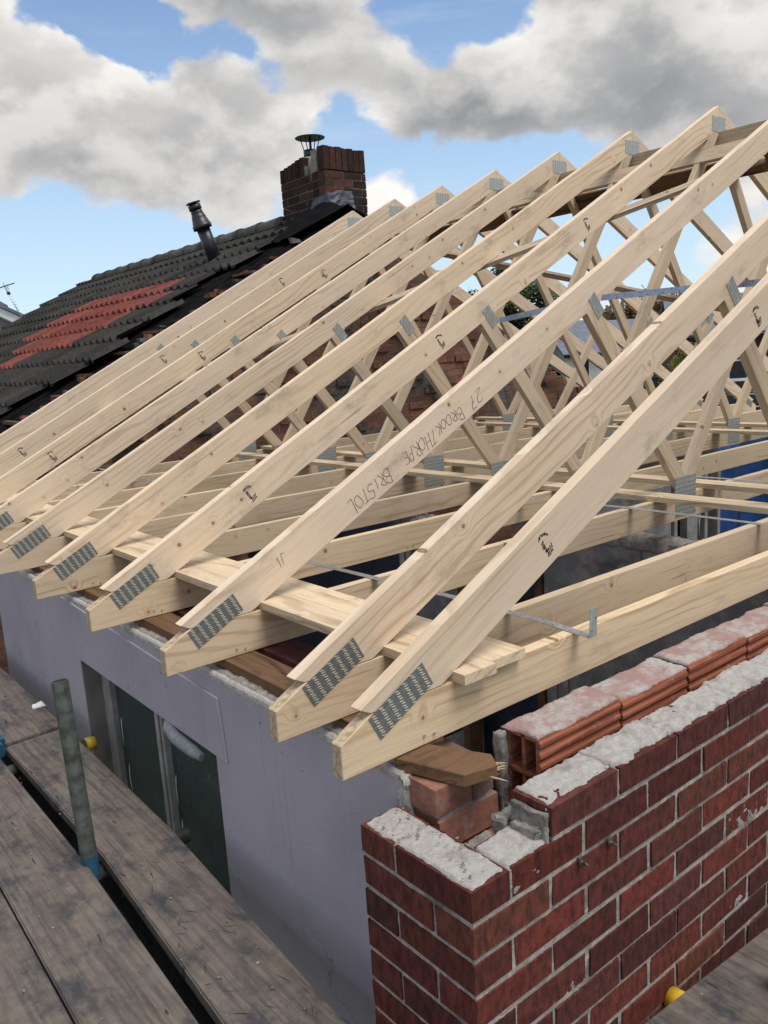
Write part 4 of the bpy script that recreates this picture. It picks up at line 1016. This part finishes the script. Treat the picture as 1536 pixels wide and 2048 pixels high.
# ------------------------------------------------------------------ ground and background
bm = bmesh.new(); s = 400; vs = [bm.verts.new(p) for p in ((-s, -s, -2.7), (s, -s, -2.7), (s, s, -2.7), (-s, s, -2.7))]; bm.faces.new(vs); tag(obj('ground', bm, M['ground']), kind='structure')
CAM = Vector((-.9117, -1.3353, .8711)); RV = Vector((.77247, -.63197, -.06251)); UV = Vector((.16467, .10425, .98082)); FV = Vector((.61333, .76795, -.1846)); FL = 1665.92
def dp(u, v, t): return CAM + (RV * ((u - 768) / FL) - UV * ((v - 1024) / FL) + FV) * t
def house(name, c, yaw, w, dpt, eave, ridge, wallm, roofm, wins, label, zg=-2.7, chim=None, over=.35):
    """ridge along local x; near face is local -y; wins = (x, z, w, h)"""
    h = empty(name, (c[0], c[1], zg), label, 'house'); h.rotation_euler = (0, 0, yaw)
    e, r = eave - zg, ridge - zg
    bm = bmesh.new(); prism(bm, [(-dpt / 2, 0), (dpt / 2, 0), (dpt / 2, e), (0, r - .1), (-dpt / 2, e)], -w / 2, w / 2, 'x'); obj('wall', bm, wallm, h)
    bm = bmesh.new(); k = (r - e) / (dpt / 2); o_ = over
    prism(bm, [(-dpt / 2 - o_, e - k * o_), (0, r), (dpt / 2 + o_, e - k * o_), (dpt / 2 + o_, e - k * o_ + .12), (0, r + .13), (-dpt / 2 - o_, e - k * o_ + .12)], -w / 2 - .25, w / 2 + .25, 'x'); rf = obj('roof', bm, roofm, h)
    bm = bmesh.new(); box(bm, (-w / 2 - .2, -dpt / 2 - o_ - .03, e - k * o_ - .12), (w / 2 + .2, -dpt / 2 - o_, e - k * o_ + .10)); tube(bm, [(-w / 2 - .2, -dpt / 2 - o_ - .09, e - k * o_ + .0), (w / 2 + .2, -dpt / 2 - o_ - .09, e - k * o_)], .06, 8); obj('gutter', bm, M['plastic'], h)
    if chim:
        bm = bmesh.new(); box(bm, (chim - .35, -.3, r - .3), (chim + .35, .3, r + .9)); tube(bm, [(chim, 0, r + .9), (chim, 0, r + 1.2)], .12, 12); obj('chimney', bm, M['maroon'], rf)
    for (x, z, ww, hh) in wins:
        bm = bmesh.new(); y = -dpt / 2 - .03; t_ = .07
        box(bm, (x - ww / 2, y, z), (x - ww / 2 + t_, y + .06, z + hh)); box(bm, (x + ww / 2 - t_, y, z), (x + ww / 2, y + .06, z + hh)); box(bm, (x - ww / 2 + t_, y, z), (x + ww / 2 - t_, y + .06, z + t_)); box(bm, (x - ww / 2 + t_, y, z + hh - t_), (x + ww / 2 - t_, y + .06, z + hh)); box(bm, (x - .03, y, z + t_), (x + .03, y + .055, z + hh - t_)); box(bm, (x - ww / 2 - .05, y - .06, z - .06), (x + ww / 2 + .05, y + .05, z - .001))
        f = obj('window', bm, M['white'], h)
        bm = bmesh.new(); box(bm, (x - ww / 2 + t_, y + .025, z + t_), (x + ww / 2 - t_, y + .04, z + hh - t_)); obj('pane', bm, M['glassdark'], f)
    return h
YV = -math.atan2(FV.x, FV.y)     # yaw that turns local +y along the view
p = dp(1215, 700, 58)
hs = house('bungalow', (p.x, p.y), YV + .12, 8.8, 7.5, .25, 2.15, M['cream'], M['slate'], [(-3.2, 1.1, .9, 1.9), (-.35, 1.15, 1.15, 1.3), (2.6, 1.1, 1.2, 1.3)], 'cream bungalow with a blue-grey slate roof seen through the middle of the trusses', chim=-3.4)
p = dp(1375, 680, 75)
house('house', (p.x, p.y), YV - .1, 9, 7, 1.4, 3.6, M['greyrender'], M['slate'], [(-2.3, 2.5, 1.4, 1.1), (1, 2.5, 1.4, 1.1), (-2.3, .6, 1.4, 1.2)], 'grey rendered house far off behind the yellow-green bush', chim=2)
p = dp(1490, 700, 40)
house('house', (p.x, p.y), YV - .25, 7, 6.5, .95, 2.6, M['maroon'], M['slate'], [(-1.2, 1.5, 2.6, .9)], 'maroon brick house at the right edge seen between the nearest webs')
p = dp(1250, 655, 95)
house('house', (p.x, p.y), YV + .3, 14, 8, 1.2, 3.2, M['maroon'], M['slate'], [(-3, 2.0, 1.4, 1.1), (3, 2.0, 1.4, 1.1)], 'distant brick terrace with a slate roof below the autumn tree', chim=1)
p = dp(1030, 690, 90)
house('house', (p.x, p.y), YV + .1, 16, 8, .9, 2.7, M['greyrender'], M['slate'], [(-5, 1.6, 1.4, 1.1), (0, 1.6, 1.4, 1.1)], 'distant low house with a dark ridge in front of the conifer')

# left: the next house with white bargeboards
g0 = dp(-70, 560, 25); 
lh = empty('white_gabled_house', tuple(dp(0, 760, 25)), 'next house at the left edge with a white bargeboard sloping down behind the tiles', 'house')
lo = Vector(lh.location)
def pv(u, v, t=25): return dp(u, v, t) - lo
def slab3(name, pts, t0, t1, m, par):
    bm = bmesh.new(); A = [bm.verts.new(pv(u, v, t0)) for u, v in pts]; hd = (Vector((FV.x, FV.y, 0)).normalized() - 1.1 * Vector((RV.x, RV.y, 0)).normalized()).normalized(); B = [bm.verts.new(pv(u, v, t0) + (t1 - t0) * hd) for u, v in pts]
    bm.faces.new(A); bm.faces.new(B[::-1]); n = len(A)
    for i in range(n): bm.faces.new((A[i], A[(i + 1) % n], B[(i + 1) % n], B[i]))
    bmesh.ops.recalc_face_normals(bm, faces=bm.faces); return obj(name, bm, m, par)
slab3('wall', [(-60, 600), (40, 645), (40, 900), (-60, 900)], 25.1, 33, M['greyrender'], lh)
slab3('bargeboard', [(-60, 586), (47, 632), (35, 648), (-60, 605)], 24.8, 24.95, M['white'], lh)
slab3('roof', [(-60, 573), (0, 602), (16, 611), (16, 614), (60, 634), (56, 640), (47, 634), (-60, 587)], 24.7, 33, M['slate'], lh)
bm = bmesh.new(); A = pv(46, 640, 24.6); B = pv(6, 566, 24.6)
ae = empty('tv_aerial', tuple(dp(46, 640, 24.6)), 'television aerial on a thin mast at the left edge, above the white gabled house', 'aerial')
A = Vector((0, 0, 0)); B = dp(6, 566, 24.6) - Vector(ae.location)
tube(bm, [A, B], .014, 8); obj('mast', bm, M['galv'], ae)
bm = bmesh.new(); C1 = dp(-8, 578, 24.6) - Vector(ae.location); C2 = dp(29, 566, 24.6) - Vector(ae.location); tube(bm, [C1, C2], .016, 6)
for i in range(9):
    q = A.lerp(B, .2 + i * .07); tube(bm, [q - RV * .05, q + RV * .05 + UV * .01], .006, 5)
for i in range(3):
    q = A.lerp(B, .80 + i * .05); tube(bm, [q - RV * .02 - UV * .05, q + RV * .07 + UV * .07], .008, 5)
box(bm, tuple(A.lerp(B, .72) - Vector((.04, .04, .04))), tuple(A.lerp(B, .72) + Vector((.04, .04, .04))))
obj('antenna', bm, M['plastic'], ae)

# cars parked beyond
def car(c, yaw, label):
    r = empty('parked_car', (c[0], c[1], -2.7), label, 'car', 'cars parked beyond the trusses'); r.rotation_euler = (0, 0, yaw)
    bm = bmesh.new(); prism(bm, [(-2.1, .35), (2.1, .35), (2.15, .75), (1.9, .95), (1.1, 1.02), (-1.6, 1.02), (-2.1, .9)], -.85, .85); obj('body', bm, M['carpaint'], r, bevel=.06)
    bm = bmesh.new(); prism(bm, [(-1.55, 1.02), (1.05, 1.02), (.45, 1.46), (-1.1, 1.48)], -.74, .74); obj('cabin', bm, M['glassdark'], r, bevel=.06)
    bm = bmesh.new(); prism(bm, [(-1.12, 1.475), (.42, 1.465), (.35, 1.51), (-1.0, 1.52)], -.70, .70); obj('roof', bm, M['carpaint'], r, bevel=.02)
    for x in (-1.3, 1.35):
        for y in (-.82, .62):
            w = obj('wheel', (lambda b: (tube(b, [(0, 0, 0), (0, .2, 0)], .33, 20), b)[1])(bmesh.new()), M['felt'], r, (x, y, .33))
            obj('rim', (lambda b: (tube(b, [(0, -.01, 0), (0, .21, 0)], .2, 14), b)[1])(bmesh.new()), M['galv'], w)
    for y in (-.6, .6):
        b = bmesh.new(); box(b, (2.08, y - .15, .62), (2.17, y + .15, .76)); obj('headlight', b, M['white'], r, bevel=.02)
p = dp(1352, 760, 52); car((p.x, p.y), YV - 1.2, 'dark parked car seen left of the maroon house, under the yellow-green bush')
p = dp(1500, 770, 30); car((p.x, p.y), YV - .3, 'dark parked car in front of the maroon brick house at the right edge')

# trees
def tree(c, zb, h, r, trunk_h, leafm, label, seed, conifer=False, n=5200, ls=.16, cat='tree'):
    R = random.Random(seed); t = empty('bush' if cat == 'bush' else 'tree', (c[0], c[1], zb), label, cat)
    bm = bmesh.new(); tube(bm, [(0, 0, 0), (.1, .05, trunk_h), (.15, 0, h * .55), (.1, .1, h * .85)], [.28 * h / 9, .2 * h / 9, .1 * h / 9, .03], 9)
    for i in range(9):
        a = R.uniform(0, 6.28); z = trunk_h + R.uniform(0, h * .45); L = r * R.uniform(.5, .9); tube(bm, [(.12, .03, z), (.12 + math.cos(a) * L * .5, math.sin(a) * L * .5, z + L * .25), (.12 + math.cos(a) * L, math.sin(a) * L, z + L * .5)], [.07, .045, .012], 6)
    obj('trunk', bm, M['bark'], t)
    cl = []
    for i in range(34 if not conifer else 46):
        f = R.random(); z = trunk_h * .7 + (h - trunk_h * .7) * f
        rr = r * (1 - f) ** .75 * 1.0 + .15 if conifer else r * math.sqrt(max(.02, 1 - (2 * f - .9) ** 2 / 1.25))
        a = R.uniform(0, 6.28); q = rr * math.sqrt(R.random()) * .95; cl.append((q * math.cos(a), q * math.sin(a), z, R.uniform(.22, .42) * r * (.7 if conifer else 1)))
    bm = bmesh.new()
    for i in range(n):
        c_ = R.choice(cl); d = Vector((R.gauss(0, 1), R.gauss(0, 1), R.gauss(0, .75))).normalized() * c_[3] * R.random() ** .4
        p = Vector(c_[:3]) + d; u = Vector((R.gauss(0, 1), R.gauss(0, 1), R.gauss(0, 1))).normalized(); v = u.orthogonal().normalized(); s_ = ls * R.uniform(.5, 1.3)
        bm.faces.new([bm.verts.new(p + a_) for a_ in (u * s_, v * s_ * .6, -u * s_, -v * s_ * .6)])
    obj('crown', bm, leafm, t)
    return t
def tree_at(u, vtop, dist, r, leafm, label, seed, **k):
    p = dp(u, vtop, dist); tree((p.x, p.y), -2.7, p.z + 2.7, r, k.pop('th', 1.6), leafm, label, seed, **k)
tree_at(1000, 548, 55, 2.9, M['leaf_dark'], 'tall dark conifer with a thin ragged top behind the middle trusses', 1, conifer=True, n=9000, ls=.17)
tree_at(1062, 572, 57, 2.6, M['leaf_dark'], 'dark green tree standing right of the tall conifer', 2, n=6500)
tree_at(938, 598, 52, 2.3, M['leaf_dark'], 'dark green tree standing left of the tall conifer, above the brick party wall', 3, n=5500)
tree_at(1275, 592, 62, 2.6, M['leaf_autumn'], 'brownish autumn tree behind the blue strap', 4, n=6500)
tree_at(1345, 600, 64, 2.4, M['leaf_autumn'], 'reddish autumn tree right of the brownish one', 5, n=5500)
tree_at(1215, 630, 66, 2.2, M['leaf_autumn'], 'low brown hedge-like tree left of the autumn tree', 6, n=4500)
tree_at(1374, 692, 36, .95, M['leaf_yellow'], 'yellow-green bush between the rafters at the right', 7, n=3500, ls=.06, th=.5, cat='bush')

# ------------------------------------------------------------------ sky
SUN_EL, SUN_AZ = math.radians(42), math.radians(200)   # azimuth measured so that the sun stands behind the camera to its left
W = bpy.data.worlds.new("World"); S.world = W; W.use_nodes = True; nt = W.node_tree; nt.nodes.clear(); N = NT(nt)
wo_ = N.n('ShaderNodeOutputWorld'); bg = N.n('ShaderNodeBackground'); nt.links.new(bg.outputs[0], wo_.inputs[0])
sky = N.n('ShaderNodeTexSky', sky_type='NISHITA', sun_disc=False, sun_elevation=SUN_EL, sun_rotation=SUN_AZ, air_density=1.0, dust_density=.15, ozone_density=2.0)
D = N.n('ShaderNodeTexCoord').outputs['Generated']
D = N.n('ShaderNodeVectorMath', operation='NORMALIZE', i={0: D}).outputs[0]
zz = N.n('ShaderNodeSeparateXYZ', i={0: D}).outputs[2]
wn = N.vmath('SUBTRACT', N.noise(N.mapping(D, (1, 1, 1.5)), 6.5, 5, .6, out=1), (.5, .5, .5))
DW = N.vmath('ADD', D, N.n('ShaderNodeVectorMath', operation='SCALE', i={0: wn, 'Scale': .10}).outputs[0])
def cloudn(off):
    v = N.vmath('ADD', N.mapping(D, (1, 1, 1.5)), off)
    a = N.noise(v, 4.2, 3, .5); b = N.noise(v, 10, 7, .54, .1)
    return N.math('ADD', N.math('MULTIPLY', a, .50), N.math('MULTIPLY', b, .74))
BL = [((.348,.871,.352),.055,-.34),((.385,.857,.342),.05,-.34),((.422,.842,.330),.05,-.38),((.481,.820,.310),.045,-.36),((.522,.798,.300),.035,-.30),((.646,.681,.352),.09,-.34),((.69,.63,.35),.05,-.2),((.600,.762,.243),.045,-.26),((.675,.707,.200),.06,-.24),
      ((.727,.658,.188),.07,-.28),((.776,.595,.190),.06,-.26),((.389,.912,.131),.11,-.30),((.500,.858,.116),.11,-.32),((.298,.945,.133),.10,-.30),((.768,.633,.094),.14,-.28),((.855,.512,.081),.12,-.17),((.338,.936,.08),.12,-.28),
      ((.316,.908,.274),.12,.16),((.392,.870,.280),.09,.14),((.304,.928,.215),.12,.16),((.439,.866,.235),.11,.16),((.501,.819,.270),.07,.14),((.478,.807,.356),.09,.14),((.561,.757,.335),.09,.16),((.591,.751,.290),.06,.10),((.537,.816,.213),.09,.14),
      ((.707,.643,.296),.10,.18),((.787,.545,.289),.12,.2),((.836,.465,.292),.14,.2),((.840,.493,.226),.10,.16),((.660,.701,.271),.07,.16),((.716,.654,.246),.07,.14),((.640,.744,.187),.045,.16),((.880,.464,.100),.06,.14),((.868,.496,.06),.07,.06),((.439,.880,.185),.09,.10),((.30,.93,.165),.05,.10)]
acc = None
for d, r, w in BL:
    v = Vector(d).normalized(); dt = N.n('ShaderNodeVectorMath', operation='DISTANCE', i={0: DW, 1: tuple(v)}).outputs[1]
    s_ = N.ramp(dt, r * 1.35, r * .15, 0, w); acc = s_ if acc is None else N.math('ADD', acc, s_)
cn = cloudn((2.1, .4, .9)); den = N.math('ADD', cn, acc)
cn2 = N.math('ADD', cloudn((2.1 - .012, .4 - .004, .9 + .045)), acc)
cov = N.ramp(den, .515, .665)
lit = N.ramp(N.math('SUBTRACT', den, cn2), -.10, .13)
SH = [((.304,.928,.215),.13,-.20),((.439,.880,.20),.13,-.16),((.478,.807,.356),.12,-.26),((.561,.757,.335),.10,-.20),((.660,.701,.265),.09,-.36),((.72,.65,.235),.10,-.30),((.787,.56,.25),.14,-.26),((.840,.493,.226),.14,-.26),((.50,.83,.225),.09,-.18),
      ((.30,.89,.33),.10,.22),((.392,.870,.300),.07,.22),((.501,.815,.285),.06,.28),((.591,.751,.298),.06,.22),((.565,.785,.255),.05,.16),((.707,.643,.305),.05,.26),((.752,.59,.302),.055,.30),((.836,.455,.31),.08,.30),((.640,.744,.187),.06,.3),((.885,.460,.100),.08,.3),((.61,.755,.245),.04,.3)]
ac2 = None
for d, r, w in SH:
    v = Vector(d).normalized(); dt = N.n('ShaderNodeVectorMath', operation='DISTANCE', i={0: DW, 1: tuple(v)}).outputs[1]
    s_ = N.ramp(dt, r * 1.4, r * .05, 0, w * (.68 if w < 0 else .8)); ac2 = s_ if ac2 is None else N.math('ADD', ac2, s_)
wv = N.noise(N.mapping(D, (1, 1, 1.8)), 7, 5, .5)
edge = N.ramp(den, .80, .55)
br_ = N.math('ADD', N.math('ADD', .36, ac2), N.math('ADD', N.math('MULTIPLY', N.math('SUBTRACT', wv, .5), .5), N.math('ADD', N.math('MULTIPLY', lit, .36), N.math('MULTIPLY', edge, .14))), clamp=True)
c = N.mix(br_, (.285, .295, .31), (.93, .90, .86))
hz = N.ramp(zz, .0, .16); c = N.mix(hz, N.mix(.35, c, (.72, .75, .79)), c)
skyc = N.n('ShaderNodeVectorMath', operation='SCALE', i={0: sky.outputs[0], 'Scale': .15}).outputs[0]
wisp = N.math('MULTIPLY', N.ramp(N.noise(N.mapping(D, (1, 1, 9)), 3.0, 5, .6), .5, .75), .35)
skyc = N.mix(wisp, skyc, (.66, .72, .80)); skyc = N.mix(N.math('MULTIPLY', N.ramp(zz, .42, .0), .68), skyc, (.54, .70, .86))
fin = N.mix(cov, skyc, c)
nt.links.new(fin, bg.inputs[0]); bg.inputs[1].default_value = 1.0
W.cycles.sampling_method = 'MANUAL'; W.cycles.sample_map_resolution = 512
sl = bpy.data.lights.new('sun', 'SUN'); sl.energy = 2.7; sl.angle = math.radians(32); sl.color = (1, .95, .87)
so = bpy.data.objects.new('sun', sl); link(so)
# direction TO the sun
sd = Vector((.12, -.40, .91)).normalized()
so.rotation_euler = (-sd).to_track_quat('-Z', 'Y').to_euler()
sky.sun_elevation = math.asin(sd.z); sky.sun_rotation = math.atan2(sd.x, sd.y)

# ------------------------------------------------------------------ camera
cd = bpy.data.cameras.new('camera'); co = bpy.data.objects.new('camera', cd); link(co)
cd.sensor_fit = 'VERTICAL'; cd.sensor_height = 24; cd.lens = FL / 2048 * 24; cd.clip_end = 2000; cd.clip_start = .02
Rm = Matrix((RV, UV, -FV)).transposed().to_4x4(); Rm.translation = CAM; co.matrix_world = Rm
S.camera = co
S.view_settings.view_transform = 'Standard'; S.view_settings.look = 'None'; S.view_settings.exposure = .14; S.view_settings.gamma = 1
S.render.resolution_x = 768; S.render.resolution_y = 1024
